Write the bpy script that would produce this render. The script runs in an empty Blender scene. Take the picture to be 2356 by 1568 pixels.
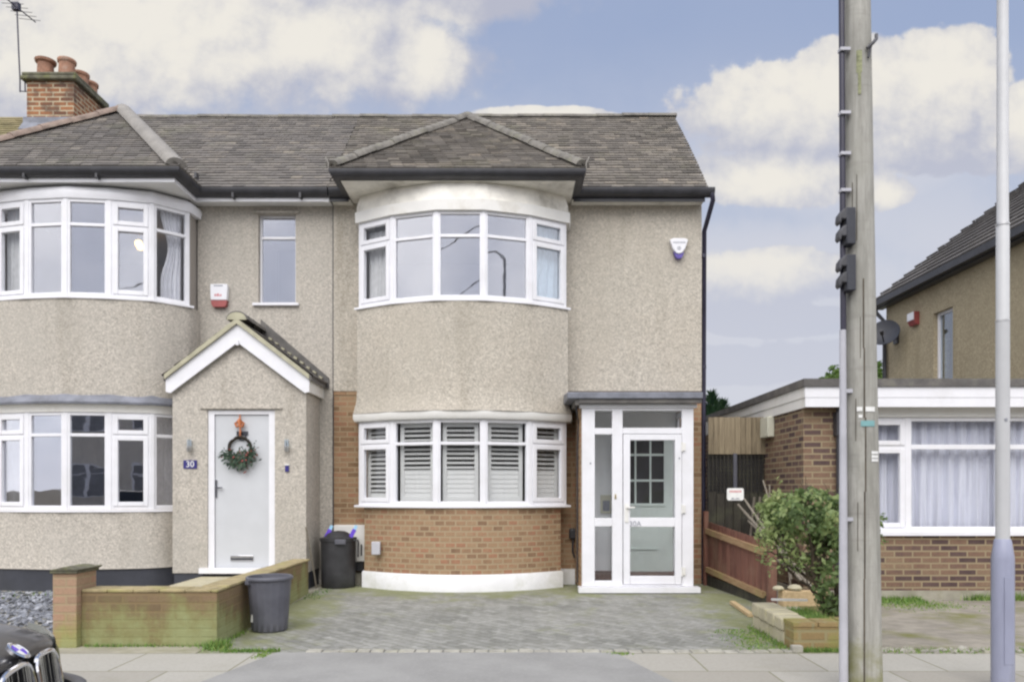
import bpy, bmesh, math, random
from mathutils import Vector, Matrix, noise as mnoise
R = math.radians
random.seed(11)
sc = bpy.context.scene
col = sc.collection

# ------------------------------------------------------------------ camera
F, CX, HZ, CH = 1750.0, 1177.5, 1125.0, 1.36      # focal length, centre column, eye line (2355 px wide grid), eye height
cam = bpy.data.cameras.new('camera'); camo = bpy.data.objects.new('camera', cam); col.objects.link(camo)
cam.sensor_width = 36; cam.lens = 36 * F / 2355; cam.shift_y = (HZ - 784) / 2355
cam.clip_start = 0.05; cam.clip_end = 2000
camo.location = (0, 0, CH); camo.rotation_euler = (R(90), 0, 0)
sc.camera = camo
sc.view_settings.view_transform = 'Standard'; sc.view_settings.look = 'None'
sc.view_settings.gamma = 1; EXPO = 0.6
sc.view_settings.exposure = EXPO
sc.view_settings.use_curve_mapping = False
sc.cycles.use_denoising = True
sc.cycles.max_bounces = 8; sc.cycles.transparent_max_bounces = 16
sc.cycles.pixel_filter_type = 'BLACKMAN_HARRIS'; sc.cycles.filter_width = 2.4

def xw(px, Y): return (px - CX) * Y / F
def zw(py, Y): return CH + (HZ - py) * Y / F

# ------------------------------------------------------------------ node helpers
class NT:
    def __init__(s, tree): s.t = tree; s.L = tree.links
    def n(s, typ, **kw):
        nd = s.t.nodes.new(typ)
        for k, v in kw.items(): setattr(nd, k, v)
        return nd
    def put(s, sock, v):
        if hasattr(v, 'is_linked') or hasattr(v, 'links'): s.L.new(v, sock)
        else:
            if isinstance(v, (tuple, list)) and len(v) == 3 and len(sock.default_value) == 4: v = (*v, 1)
            sock.default_value = v
    def m(s, op, a, b=0.0, c=0.0, clamp=False):
        nd = s.n('ShaderNodeMath', operation=op, use_clamp=clamp)
        s.put(nd.inputs[0], a); s.put(nd.inputs[1], b); s.put(nd.inputs[2], c)
        return nd.outputs[0]
    def mix(s, fac, a, b, mode='MIX'):
        nd = s.n('ShaderNodeMix', data_type='RGBA', blend_type=mode)
        s.put(nd.inputs[0], fac); s.put(nd.inputs[6], a); s.put(nd.inputs[7], b)
        return nd.outputs[2]
    def noise(s, vec, scale, detail=4, rough=.55, out=0):
        nd = s.n('ShaderNodeTexNoise')
        if vec is not None: s.L.new(vec, nd.inputs['Vector'])
        nd.inputs['Scale'].default_value = scale; nd.inputs['Detail'].default_value = detail; nd.inputs['Roughness'].default_value = rough
        return nd.outputs[out]
    def sstep(s, v, lo, hi, to0=0.0, to1=1.0):
        nd = s.n('ShaderNodeMapRange', interpolation_type='SMOOTHSTEP')
        s.put(nd.inputs[0], v); nd.inputs[1].default_value = lo; nd.inputs[2].default_value = hi
        nd.inputs[3].default_value = to0; nd.inputs[4].default_value = to1
        return nd.outputs[0]
    def ramp(s, fac, stops):
        nd = s.n('ShaderNodeValToRGB'); s.put(nd.inputs[0], fac)
        e = nd.color_ramp.elements
        while len(e) < len(stops): e.new(0.5)
        for el, (p, c) in zip(e, stops): el.position = p; el.color = (*c, 1)
        return nd.outputs[0]
    def coord(s, which='Object'): return s.n('ShaderNodeTexCoord').outputs[which]
    def mapping(s, vec, sc=(1, 1, 1), rot=(0, 0, 0), loc=(0, 0, 0)):
        nd = s.n('ShaderNodeMapping'); s.L.new(vec, nd.inputs[0])
        nd.inputs['Scale'].default_value = sc; nd.inputs['Rotation'].default_value = rot; nd.inputs['Location'].default_value = loc
        return nd.outputs[0]
    def sep(s, vec):
        nd = s.n('ShaderNodeSeparateXYZ'); s.L.new(vec, nd.inputs[0]); return nd.outputs
    def bump(s, h, strength=.3, dist=.01):
        nd = s.n('ShaderNodeBump'); nd.inputs['Strength'].default_value = strength; nd.inputs['Distance'].default_value = dist
        s.L.new(h, nd.inputs['Height']); return nd.outputs[0]

def srgb(r, g, b):
    f = lambda c: ((c / 255) / 12.92 if c / 255 <= .04045 else ((c / 255 + .055) / 1.055) ** 2.4)
    return (f(r), f(g), f(b))

# ------------------------------------------------------------------ world: sky with clouds
world = bpy.data.worlds.new('World'); sc.world = world; world.use_nodes = True
W = NT(world.node_tree)
for nd in list(W.t.nodes): W.t.nodes.remove(nd)
wout = W.n('ShaderNodeOutputWorld'); wbg = W.n('ShaderNodeBackground')
W.L.new(wbg.outputs[0], wout.inputs[0])
SUN_EL, SUN_AZ = 46, 190                       # degrees; the sun stands behind and left of the camera, veiled by cloud
skyt = W.n('ShaderNodeTexSky', sky_type='NISHITA', sun_disc=False)
skyt.sun_elevation = R(SUN_EL); skyt.sun_rotation = R(SUN_AZ)
skyt.air_density = 1.0; skyt.dust_density = 1.5; skyt.ozone_density = 1.5
WS = 0.10
wbg.inputs['Strength'].default_value = WS
d = W.coord('Generated'); dx, dy, dz = W.sep(d)
ysafe = W.m('MAXIMUM', dy, 0.08)
u = W.m('DIVIDE', dx, ysafe); v = W.m('DIVIDE', dz, ysafe)
def cu(px): return (px - CX) / F
def cv(py): return (HZ - py) / F
uvn = W.n('ShaderNodeCombineXYZ'); W.L.new(u, uvn.inputs[0]); W.L.new(v, uvn.inputs[1])
uv = uvn.outputs[0]
def field(lst):
    out = None
    for (x, y, a, b) in lst:
        e1 = W.m('MULTIPLY', W.m('SUBTRACT', u, cu(x)), F / a); e2 = W.m('MULTIPLY', W.m('SUBTRACT', v, cv(y)), F / b)
        q = W.m('SUBTRACT', 1.0, W.m('SQRT', W.m('ADD', W.m('MULTIPLY', e1, e1), W.m('MULTIPLY', e2, e2))))
        out = q if out is None else W.m('SMOOTH_MAX', out, q, 0.15)
    return out
def billow(vec, scale, detail, rough):
    vn = W.n('ShaderNodeTexVoronoi', feature='F1', normalize=True); W.L.new(vec, vn.inputs['Vector'])
    vn.inputs['Scale'].default_value = scale; vn.inputs['Detail'].default_value = detail; vn.inputs['Roughness'].default_value = rough
    return W.m('SUBTRACT', 1.0, W.m('MULTIPLY', vn.outputs['Distance'], 1.6))
warp = W.n('ShaderNodeVectorMath', operation='ADD'); W.L.new(uv, warp.inputs[0])
wv = W.n('ShaderNodeVectorMath', operation='SCALE'); wn = W.noise(uv, 9, 4, .6, out=1); W.L.new(wn, wv.inputs[0]); wv.inputs['Scale'].default_value = .05; W.L.new(wv.outputs[0], warp.inputs[1])
b1 = billow(warp.outputs[0], 15, 2.5, .55); b2 = billow(W.mapping(warp.outputs[0], loc=(.005, -.012, 0)), 15, 2.5, .55)
n_big = W.noise(uv, 7, 9, .62); n_small = W.noise(uv, 24, 6, .6); n_soft = W.noise(uv, 4.0, 5, .55)
n_off = W.noise(W.mapping(uv, loc=(0.012, -0.02, 0)), 7, 9, .62)
nz = W.m('ADD', W.m('MULTIPLY', W.m('SUBTRACT', n_big, .5), 1.3), W.m('ADD', W.m('MULTIPLY', W.m('SUBTRACT', n_small, .5), .5), W.m('MULTIPLY', W.m('SUBTRACT', b1, .45), .95)))
A = field([(420, 60, 760, 240), (1010, -20, 330, 100), (930, 130, 190, 130), (-200, 150, 500, 300)])
Bc = field([(1960, 270, 420, 145), (1800, 220, 180, 90), (1970, 165, 170, 95), (2190, 160, 150, 115), (2420, 290, 170, 120), (2150, 330, 330, 80),
           (1780, 415, 240, 75), (2020, 440, 90, 50), (1770, 640, 240, 78), (1250, 272, 190, 32), (1440, 276, 80, 16), (1790, 735, 260, 45), (1650, 840, 300, 50), (2050, 830, 400, 60)])
mA = W.sstep(W.m('ADD', W.m('MINIMUM', A, .55), W.m('MULTIPLY', nz, .6)), -.02, .38)
nB = W.m('ADD', W.m('MULTIPLY', W.m('SUBTRACT', n_big, .5), .75), W.m('ADD', W.m('MULTIPLY', W.m('SUBTRACT', b1, .5), .5), W.m('MULTIPLY', W.m('SUBTRACT', n_small, .5), .3)))
mB = W.sstep(W.m('ADD', W.m('MINIMUM', Bc, .50), nB), .02, .15)
veil = W.m('MULTIPLY', W.sstep(n_soft, .30, .62), W.sstep(v, .62, .25, .05, .85))
bank = W.m('MULTIPLY', W.sstep(W.m('ADD', field([(1930, 330, 520, 250), (1780, 640, 480, 190), (1700, 860, 700, 180)]), W.m('MULTIPLY', nz, .28)), .02, .6), .8)
veil = W.m('MAXIMUM', veil, bank)
cov = W.m('MAXIMUM', mA, mB)
cov = W.m('MULTIPLY', cov, W.sstep(v, .08, .38, .40, 1.0))
bright = field([(340, 50, 470, 190), (110, 130, 260, 130), (720, 90, 200, 110), (985, 110, 90, 120),
                (1900, 200, 300, 130), (2180, 165, 190, 130), (1790, 240, 200, 90), (2400, 270, 150, 110), (1780, 415, 170, 60), (2030, 440, 60, 40), (1720, 610, 190, 60), (1250, 262, 190, 40), (1440, 270, 90, 20)])
relief = W.m('ADD', W.m('MULTIPLY', W.m('SUBTRACT', n_big, n_off), 2.2), W.m('MULTIPLY', W.m('SUBTRACT', b1, b2), .55))
br = W.sstep(W.m('ADD', bright, W.m('ADD', W.m('MULTIPLY', nz, .45), relief)), -.55, .85)
def wc(r, g, b, k=1.0): return tuple(c * k / (2 ** EXPO) / WS for c in srgb(r, g, b))
cloud_c = W.mix(br, W.mix(W.sstep(v, .25, .6), wc(194, 198, 213), wc(184, 187, 203)), wc(238, 234, 226))
haze_c = W.mix(W.sstep(v, .10, .66), wc(205, 209, 220), wc(160, 175, 207))
skyblue = W.mix(.88, skyt.outputs[0], haze_c)
front = W.mix(cov, W.mix(veil, skyblue, wc(210, 212, 222)), cloud_c)
# the rest of the sky dome: broken bright cloud all round
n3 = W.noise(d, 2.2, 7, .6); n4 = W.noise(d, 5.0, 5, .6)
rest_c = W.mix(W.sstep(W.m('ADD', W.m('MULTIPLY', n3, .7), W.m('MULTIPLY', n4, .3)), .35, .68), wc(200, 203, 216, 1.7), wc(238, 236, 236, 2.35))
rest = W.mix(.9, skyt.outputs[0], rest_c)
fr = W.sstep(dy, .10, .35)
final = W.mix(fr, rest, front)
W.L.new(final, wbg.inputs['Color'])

# ------------------------------------------------------------------ sun (veiled)
sun = bpy.data.lights.new('sun', 'SUN'); sun.energy = 1.5; sun.angle = R(50); sun.color = (1, .97, .93)
suno = bpy.data.objects.new('sun', sun); col.objects.link(suno)
sdir = Vector((math.sin(R(SUN_AZ)) * math.cos(R(SUN_EL)), math.cos(R(SUN_AZ)) * math.cos(R(SUN_EL)), math.sin(R(SUN_EL))))
suno.rotation_euler = (-sdir).to_track_quat('-Z', 'Y').to_euler(); suno.location = sdir * 60

# ------------------------------------------------------------------ materials
def new_mat(name):
    m = bpy.data.materials.new(name); m.use_nodes = True
    t = NT(m.node_tree); b = m.node_tree.nodes['Principled BSDF']
    return m, t, b
def pm(name, c, rough=.6, var=.12, scale=6.0, bump=0.0, bscale=40.0, metal=0.0, spec=.5, dirt_or_shade=None, dscale=3.0, damt=.5, stretch=(1, 1, 1), coat=0):
    m, t, b = new_mat(name); o = t.mapping(t.coord(), stretch)
    n = t.noise(o, scale, 5, .6)
    lo = tuple(x * (1 - var) for x in c); hi = tuple(min(1, x * (1 + var)) for x in c)
    cc = t.mix(t.sstep(n, .3, .7), lo, hi)
    if dirt_or_shade:
        dn = t.noise(o, dscale, 6, .65)
        cc = t.mix(t.m('MULTIPLY', t.sstep(dn, .48, .72), damt), cc, dirt_or_shade)
    t.L.new(cc, b.inputs['Base Color']); b.inputs['Roughness'].default_value = rough; b.inputs['Metallic'].default_value = metal
    b.inputs['Specular IOR Level'].default_value = spec; b.inputs['Coat Weight'].default_value = coat
    if bump: t.L.new(t.bump(t.noise(o, bscale, 4, .6), bump, .01), b.inputs['Normal'])
    return m
def pebbledash(name, c, stain=(.19, .165, .12), warm=0):
    m, t, b = new_mat(name); o = t.coord()
    vor = t.n('ShaderNodeTexVoronoi'); t.L.new(o, vor.inputs['Vector']); vor.inputs['Scale'].default_value = 62
    vs = t.sep(vor.outputs['Color'])[0]
    n1 = t.noise(o, 24, 5, .7); n2 = t.noise(o, 1.1, 4, .6); n3 = t.noise(t.mapping(o, (2.2, 2.2, .35)), 1.0, 5, .65)
    sp = t.m('ADD', t.m('MULTIPLY', vs, .5), t.m('MULTIPLY', n1, .75))
    cc = t.ramp(sp, [(.22, tuple(x * .62 for x in c)), (.50, tuple(x * .94 for x in c)), (.68, tuple(x * 1.07 for x in c)), (.95, tuple(min(.85, x * 1.4) for x in c))])
    cc = t.mix(t.m('MULTIPLY', t.sstep(n2, .35, .7), .30), cc, (c[0] * 1.03, c[1] * .98, c[2] * .93) if warm else (c[0] * .95, c[1] * .97, c[2] * .99))
    cc = t.mix(t.m('MULTIPLY', t.sstep(n3, .50, .78), .34), cc, stain)
    cc = t.mix(t.m('MULTIPLY', t.sstep(t.noise(t.mapping(o, (5, 5, .5)), 1.3, 4, .6), .58, .8), .22), cc, tuple(x * 1.25 for x in c))
    cc = t.mix(t.m('MULTIPLY', t.sstep(t.noise(o, .55, 3, .5), .45, .65), .25), cc, (c[0] * .86, c[1] * .88, c[2] * .88))
    t.L.new(cc, b.inputs['Base Color']); b.inputs['Roughness'].default_value = .92; b.inputs['Specular IOR Level'].default_value = .2
    t.L.new(t.bump(sp, .55, .012), b.inputs['Normal'])
    return m
def brick(name, stops, mortar, bw=.225, bh=.075, ms=.011, moss=None, mscale=1.5, mamt=.6, mlo=.5, mhi=.68, rough=.9, bump=.5, rise=None):
    m, t, b = new_mat(name); uvc = t.coord('UV'); o = t.coord()
    def bt(c1, c2, mo):
        k = t.n('ShaderNodeTexBrick'); t.L.new(t.mapping(uvc), k.inputs['Vector'])
        k.inputs['Scale'].default_value = 1; k.inputs['Brick Width'].default_value = bw; k.inputs['Row Height'].default_value = bh
        k.inputs['Mortar Size'].default_value = ms; k.inputs['Mortar Smooth'].default_value = .25
        k.inputs['Color1'].default_value = (*c1, 1); k.inputs['Color2'].default_value = (*c2, 1); k.inputs['Mortar'].default_value = (*mo, 1)
        return k
    k = bt((0, 0, 0), (1, 1, 1), (.5, .5, .5))
    rnd = t.m('ADD', t.m('MULTIPLY', t.sep(k.outputs['Color'])[0], .8), t.m('MULTIPLY', t.m('SUBTRACT', t.noise(o, 9, 5, .7), .4), .7))
    bc = t.ramp(rnd, stops)
    bc = t.mix(t.m('MULTIPLY', t.sstep(t.noise(o, 45, 3, .6), .4, .75), .35), bc, tuple(x * .6 for x in stops[1][1]))
    cc = t.mix(k.outputs['Fac'], bc, mortar)
    if moss:
        mn = t.noise(o, mscale, 6, .65)
        if rise:                                    # algae climbing from the damp ground
            mn = t.m('ADD', mn, t.m('MULTIPLY', t.m('SUBTRACT', rise, t.sep(o)[2]), .9))
            mn = t.m('ADD', mn, t.m('MULTIPLY', t.m('SUBTRACT', t.noise(t.mapping(o, (1, 1, .12)), 7, 4, .6), .5), .45))
        cc = t.mix(t.m('MULTIPLY', t.sstep(mn, mlo, mhi), mamt), cc, moss)
        if rise: cc = t.mix(t.m('MULTIPLY', t.sstep(t.m('SUBTRACT', mn, t.m('MULTIPLY', t.noise(o, 11, 4, .6), .3)), mlo - .05, mhi + .02), .75), cc, (.30, .33, .17))
    t.L.new(cc, b.inputs['Base Color']); b.inputs['Roughness'].default_value = rough; b.inputs['Specular IOR Level'].default_value = .25
    h = t.m('ADD', t.m('MULTIPLY', t.m('SUBTRACT', 1.0, k.outputs['Fac']), .8), t.m('MULTIPLY', t.noise(o, 60, 3, .6), .3))
    t.L.new(t.bump(h, bump, .012), b.inputs['Normal'])
    return m
def tile_mat(name, stops, lichen=(.2, .2, .13), lamt=.3):
    m, t, b = new_mat(name); o = t.coord()
    a = t.n('ShaderNodeAttribute', attribute_name='var')
    vv = t.m('ADD', t.m('MULTIPLY', a.outputs['Fac'], .72), t.m('MULTIPLY', t.m('SUBTRACT', t.noise(o, 1.3, 5, .6), .3), .6))
    cc = t.ramp(vv, stops)
    cc = t.mix(t.m('MULTIPLY', t.sstep(t.noise(o, 22, 4, .7), .35, .75), .55), cc, tuple(x * .55 for x in stops[1][1]))
    cc = t.mix(t.m('MULTIPLY', t.sstep(t.noise(o, 1.7, 7, .7), .5, .75), lamt), cc, lichen)
    t.L.new(cc, b.inputs['Base Color']); b.inputs['Roughness'].default_value = .88; b.inputs['Specular IOR Level'].default_value = .3
    t.L.new(t.bump(t.noise(o, 70, 4, .7), .4, .01), b.inputs['Normal'])
    return m
def leaf_mat(name, stops, trans=.25):
    m, t, b = new_mat(name)
    a = t.n('ShaderNodeAttribute', attribute_name='var')
    cc = t.ramp(t.m('ADD', t.m('MULTIPLY', a.outputs['Fac'], .9), t.m('MULTIPLY', t.noise(t.coord(), 9, 3, .5), .12)), stops)
    t.L.new(cc, b.inputs['Base Color']); b.inputs['Roughness'].default_value = .5
    tr = t.n('ShaderNodeBsdfTranslucent'); t.L.new(cc, tr.inputs[0])
    mx = t.n('ShaderNodeMixShader'); mx.inputs[0].default_value = trans
    out = [q for q in t.t.nodes if q.type == 'OUTPUT_MATERIAL'][0]
    t.L.new(b.outputs[0], mx.inputs[1]); t.L.new(tr.outputs[0], mx.inputs[2]); t.L.new(mx.outputs[0], out.inputs[0])
    return m
def glass_mat(name, base=.3, tint=(.965, .97, .975), wob=.02):
    m, t, b = new_mat(name); t.t.nodes.remove(b)
    out = [q for q in t.t.nodes if q.type == 'OUTPUT_MATERIAL'][0]
    tr = t.n('ShaderNodeBsdfTransparent'); tr.inputs[0].default_value = (*tint, 1)
    gl = t.n('ShaderNodeBsdfGlossy'); gl.inputs['Roughness'].default_value = .015; gl.inputs['Color'].default_value = (.93, .94, 1.0, 1)
    h = t.noise(t.mapping(t.coord(), (1, 1, 1.6)), 2.4, 2, .4)
    bp = t.bump(h, wob, .05); t.L.new(bp, gl.inputs['Normal'])
    lw = t.n('ShaderNodeLayerWeight'); lw.inputs[0].default_value = .5
    fac = t.m('ADD', base, t.m('MULTIPLY', t.m('POWER', lw.outputs['Facing'], 4.0), (1 - base) * .8), clamp=True)
    mx = t.n('ShaderNodeMixShader'); t.L.new(fac, mx.inputs[0])
    t.L.new(tr.outputs[0], mx.inputs[1]); t.L.new(gl.outputs[0], mx.inputs[2]); t.L.new(mx.outputs[0], out.inputs[0])
    return m
def emit_mat(name, c, s):
    m, t, b = new_mat(name)
    n = t.noise(t.coord(), 20, 2, .5)
    b.inputs['Base Color'].default_value = (*c, 1); t.L.new(t.mix(n, c, tuple(x * .9 for x in c)), b.inputs['Emission Color']); b.inputs['Emission Strength'].default_value = s
    return m
def paving(name):
    m, t, b = new_mat(name); o = t.coord('Generated'); ob = t.coord()
    uvc = t.mapping(t.coord('UV'), rot=(0, 0, R(45)))
    k = t.n('ShaderNodeTexBrick'); t.L.new(uvc, k.inputs['Vector'])
    k.inputs['Scale'].default_value = 1; k.inputs['Brick Width'].default_value = .2; k.inputs['Row Height'].default_value = .1
    k.inputs['Mortar Size'].default_value = .006; k.inputs['Mortar Smooth'].default_value = .3
    k.inputs['Color1'].default_value = (.185, .185, .168, 1); k.inputs['Color2'].default_value = (.32, .318, .295, 1); k.inputs['Mortar'].default_value = (.12, .122, .085, 1)
    cc = t.mix(t.m('MULTIPLY', t.sstep(t.noise(ob, 55, 4, .7), .35, .7), .45), k.outputs['Color'], (.22, .22, .21))
    cc = t.mix(t.m('MULTIPLY', t.sstep(t.noise(ob, .9, 4, .6), .4, .7), .30), cc, (.38, .37, .34))
    cc = t.mix(t.m('MULTIPLY', t.sstep(t.noise(ob, 13, 3, .6), .5, .7), .4), cc, (.44, .44, .42))
    cc = t.mix(t.m('MULTIPLY', t.sstep(t.noise(ob, 17, 3, .6), .5, .72), .4), cc, (.17, .17, .165))
    X, Y, Z = t.sep(t.coord('UV'))
    # moss grows where the paving stays damp: by the bay foot, along the garden wall and by the planter
    damp = t.m('MAXIMUM', t.sstep(Y, 8.6, 10.6), t.m('MAXIMUM', t.m('MULTIPLY', t.sstep(X, -1.5, -2.4), .9), t.m('MULTIPLY', t.sstep(X, 1.5, 2.4), .9)))
    ms = t.sstep(t.m('ADD', t.m('MULTIPLY', damp, .30), t.noise(ob, 2.6, 7, .68)), .54, .84)
    cc = t.mix(t.m('MULTIPLY', ms, .75), cc, (.20, .215, .085))
    t.L.new(cc, b.inputs['Base Color']); b.inputs['Roughness'].default_value = .9; b.inputs['Specular IOR Level'].default_value = .25
    h = t.m('ADD', t.m('SUBTRACT', 1.0, k.outputs['Fac']), t.m('MULTIPLY', t.noise(ob, 80, 3, .6), .4))
    t.L.new(t.bump(h, .5, .008), b.inputs['Normal'])
    return m
def slabs(name):
    m, t, b = new_mat(name); ob = t.coord()
    k = t.n('ShaderNodeTexBrick'); t.L.new(t.mapping(t.coord('UV'), loc=(.33, -.12, 0)), k.inputs['Vector'])
    k.inputs['Scale'].default_value = 1; k.inputs['Brick Width'].default_value = .9; k.inputs['Row Height'].default_value = .62
    k.inputs['Mortar Size'].default_value = .010; k.inputs['Mortar Smooth'].default_value = .6
    k.inputs['Color1'].default_value = (.33, .31, .27, 1); k.inputs['Color2'].default_value = (.42, .405, .365, 1); k.inputs['Mortar'].default_value = (.235, .23, .16, 1)
    cc = t.mix(t.m('MULTIPLY', t.sstep(t.noise(ob, 40, 5, .7), .4, .75), .35), k.outputs['Color'], (.25, .23, .2))
    cc = t.mix(t.m('MULTIPLY', t.sstep(t.noise(ob, 1.6, 6, .65), .48, .75), .45), cc, (.26, .25, .19))
    t.L.new(cc, b.inputs['Base Color']); b.inputs['Roughness'].default_value = .92; b.inputs['Specular IOR Level'].default_value = .2
    gum = t.n('ShaderNodeTexVoronoi'); t.L.new(ob, gum.inputs['Vector']); gum.inputs['Scale'].default_value = 3.1
    cc = t.mix(t.m('MULTIPLY', t.sstep(gum.outputs['Distance'], .085, .05), .5), cc, (.17, .165, .15))
    cc = t.mix(t.m('MULTIPLY', t.sstep(t.noise(t.mapping(ob, (.4, 2.2, 1)), 1.3, 6, .7), .5, .72), .35), cc, (.20, .19, .155))
    h = t.m('ADD', t.m('SUBTRACT', 1.0, k.outputs['Fac']), t.m('MULTIPLY', t.noise(ob, 90, 3, .6), .3))
    t.L.new(t.bump(h, .4, .008), b.inputs['Normal'])
    return m
def wood(name, c, dark, mossy=None, scale=1.0, axis=2, mamt=.7, algae=False):
    m, t, b = new_mat(name); st = [14, 14, 14]; st[axis] = 1.2
    o = t.mapping(t.coord(), tuple(st)); n = t.noise(o, 2.2 * scale, 6, .65)
    cc = t.mix(t.sstep(n, .3, .72), dark, c)
    a = t.n('ShaderNodeAttribute', attribute_name='var')
    cc = t.mix(t.m('MULTIPLY', t.m('SUBTRACT', a.outputs['Fac'], .2), .5, clamp=True), cc, tuple(min(1, x * 1.35) for x in c))
    if mossy: cc = t.mix(t.m('MULTIPLY', t.sstep(t.noise(t.coord(), 2.2, 6, .65), .47, .68), mamt), cc, mossy)
    if algae:                                       # blotches, ring marks and green growth near the ground
        ob = t.coord()
        cc = t.mix(t.m('MULTIPLY', t.sstep(t.noise(t.mapping(ob, (6, 6, 3)), 1.2, 6, .7), .45, .7), .5), cc, dark)
        cc = t.mix(t.m('MULTIPLY', t.sstep(t.noise(t.mapping(ob, (1.5, 1.5, 14)), 1.0, 4, .6), .56, .7), .35), cc, dark)
        g = t.m('ADD', t.noise(ob, 5, 5, .6), t.m('MULTIPLY', t.m('SUBTRACT', .55, t.sep(ob)[2]), .8))
        cc = t.mix(t.m('MULTIPLY', t.sstep(g, .5, .85), .8), cc, (.19, .19, .055))
    t.L.new(cc, b.inputs['Base Color']); b.inputs['Roughness'].default_value = .85; b.inputs['Specular IOR Level'].default_value = .25
    t.L.new(t.bump(n, .4, .01), b.inputs['Normal'])
    return m

M = {}
M['dash'] = pebbledash('pebbledash_warm', (.472, .436, .376), warm=1)
M['dash_grey'] = pebbledash('pebbledash_grey', (.468, .433, .382))
M['dash_tan'] = pebbledash('pebbledash_tan', (.405, .345, .235), stain=(.22, .18, .11))
M['brick'] = brick('yellow_brown_brick', [(.0, (.20, .125, .07)), (.35, (.335, .21, .126)), (.6, (.36, .245, .148)), (.8, (.355, .18, .11)), (1, (.255, .17, .105))], (.36, .275, .175), bw=.215, bh=.073, ms=.010)
M['brick_bay'] = brick('yellow_brown_headers', [(.0, (.20, .125, .08)), (.35, (.335, .212, .128)), (.6, (.355, .245, .15)), (.8, (.355, .18, .112)), (1, (.265, .178, .113))], (.37, .285, .182), bw=.142, bh=.073, ms=.012)
M['brick_dark'] = brick('brown_purple_brick', [(.0, (.075, .05, .05)), (.3, (.13, .085, .075)), (.55, (.21, .13, .09)), (.8, (.24, .165, .11)), (1, (.30, .21, .13))], (.295, .235, .15), bw=.225, bh=.075, ms=.012)
M['brick_moss'] = brick('mossy_brick', [(.0, (.165, .12, .07)), (.4, (.20, .143, .085)), (.7, (.225, .16, .095)), (1, (.24, .155, .10))], (.215, .155, .085), moss=(.22, .212, .085), mscale=3.2, mamt=.9, mlo=.40, mhi=.76, rise=.35)
M['brick_red'] = brick('chimney_brick', [(.0, (.09, .045, .035)), (.35, (.26, .115, .06)), (.65, (.36, .165, .08)), (1, (.14, .08, .06))], (.46, .39, .27), ms=.013, moss=(.11, .075, .06), mscale=2.6, mamt=.75, mlo=.46, mhi=.62)
M['pier'] = brick('pier_brick', [(.0, (.30, .2, .135)), (.5, (.37, .255, .17)), (1, (.40, .235, .165))], (.35, .265, .17), moss=(.29, .28, .09), mscale=2.5, mamt=.85, mlo=.42, mhi=.72, rise=.26)
M['planter_brick'] = brick('planter_brick', [(.0, (.24, .17, .085)), (.5, (.31, .225, .105)), (1, (.33, .25, .14))], (.29, .25, .135), bw=.22, bh=.085, ms=.014, moss=(.25, .24, .075), mscale=3, mamt=.85, mlo=.42, mhi=.66)
M['tile'] = tile_mat('roof_tiles', [(.0, (.10, .092, .082)), (.35, (.168, .152, .135)), (.62, (.225, .203, .176)), (.86, (.305, .268, .222)), (1, (.42, .335, .25))], lichen=(.24, .23, .15), lamt=.4)
M['tile_old'] = tile_mat('roof_tiles_dark', [(.0, (0.132, 0.124, 0.117)), (.4, (0.195, 0.180, 0.168)), (.8, (0.254, 0.230, 0.203)), (1, (0.374, 0.329, 0.266))], lichen=(0.257, 0.257, 0.176), lamt=.35)
M['tile_yellow'] = tile_mat('roof_tiles_lichen', [(.0, (.16, .14, .08)), (.5, (.27, .235, .13)), (1, (.38, .32, .19))], lichen=(.30, .27, .12), lamt=.6)
M['tile_slate'] = tile_mat('concrete_tiles', [(.0, (0.121, 0.116, 0.116)), (.5, (0.186, 0.175, 0.168)), (1, (0.259, 0.244, 0.227))], lamt=.1)
M['hip'] = pm('hip_tiles', (.175, .163, .145), .9, .3, 7, .4, 50, dirt_or_shade=(.23, .225, .15), dscale=5)
M['hip_pale'] = pm('hip_mortar', (.25, .235, .215), .85, .15, 5, .3, 50)
M['hip_red'] = pm('hip_tiles_red', (.225, .17, .14), .9, .3, 8, .4, 40, dirt_or_shade=(.30, .27, .22), dscale=7)
M['black'] = pm('black_plastic', (.042, .042, .048), .42, .2, 5, .05)
M['black_pipe'] = pm('black_pipe', (.03, .028, .05), .35, .2, 5, .05)
M['white'] = pm('white_plastic', (.79, .79, .825), .34, .03, 4, dirt_or_shade=(.64, .635, .62), dscale=2.5, damt=.32)
M['white2'] = pm('white_paint', (.78, .77, .74), .55, .06, 3, .1, 60, dirt_or_shade=(.52, .49, .42), dscale=3, damt=.5)
M['plinth_white'] = pm('plinth_paint', (.77, .77, .79), .6, .05, 3, .2, 30, dirt_or_shade=(.50, .50, .43), dscale=2.4, damt=.55)
M['soffit'] = pm('soffit_paint', (0.806, 0.780, 0.715), .7, .12, 4, .15, 40, dirt_or_shade=(0.429, 0.403, 0.351), dscale=2.2, damt=.8)
M['soffit_clean'] = pm('soffit_board', (.78, .78, .77), .5, .04, 3)
M['plinth_dark'] = pm('plinth_dark', (.040, .043, .055), .6, .15, 3, .2, 40)
M['lead'] = pm('lead', (.20, .21, .245), .55, .25, 4, .2, 20, metal=.2, dirt_or_shade=(.10, .10, .11), dscale=3)
M['lead_dark'] = pm('lead_dark', (.115, .108, .102), .6, .25, 6, .2, 20, dirt_or_shade=(.18, .17, .13), dscale=6)
M['cream'] = pm('verge_mortar', (.42, .40, .29), .85, .14, 8, .2, 60)
M['door_grey'] = pm('door_grey', (.56, .575, .60), .4, .03, 3)
M['door_green'] = pm('door_pale_green', (.70, .78, .74), .5, .05, 3)
M['chrome'] = pm('chrome', (.8, .8, .82), .12, .05, 3, metal=1)
M['steel'] = pm('steel', (.5, .5, .5), .35, .1, 6, metal=.9)
M['brass'] = pm('brass', (.75, .6, .3), .3, .1, 6, metal=1)
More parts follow.
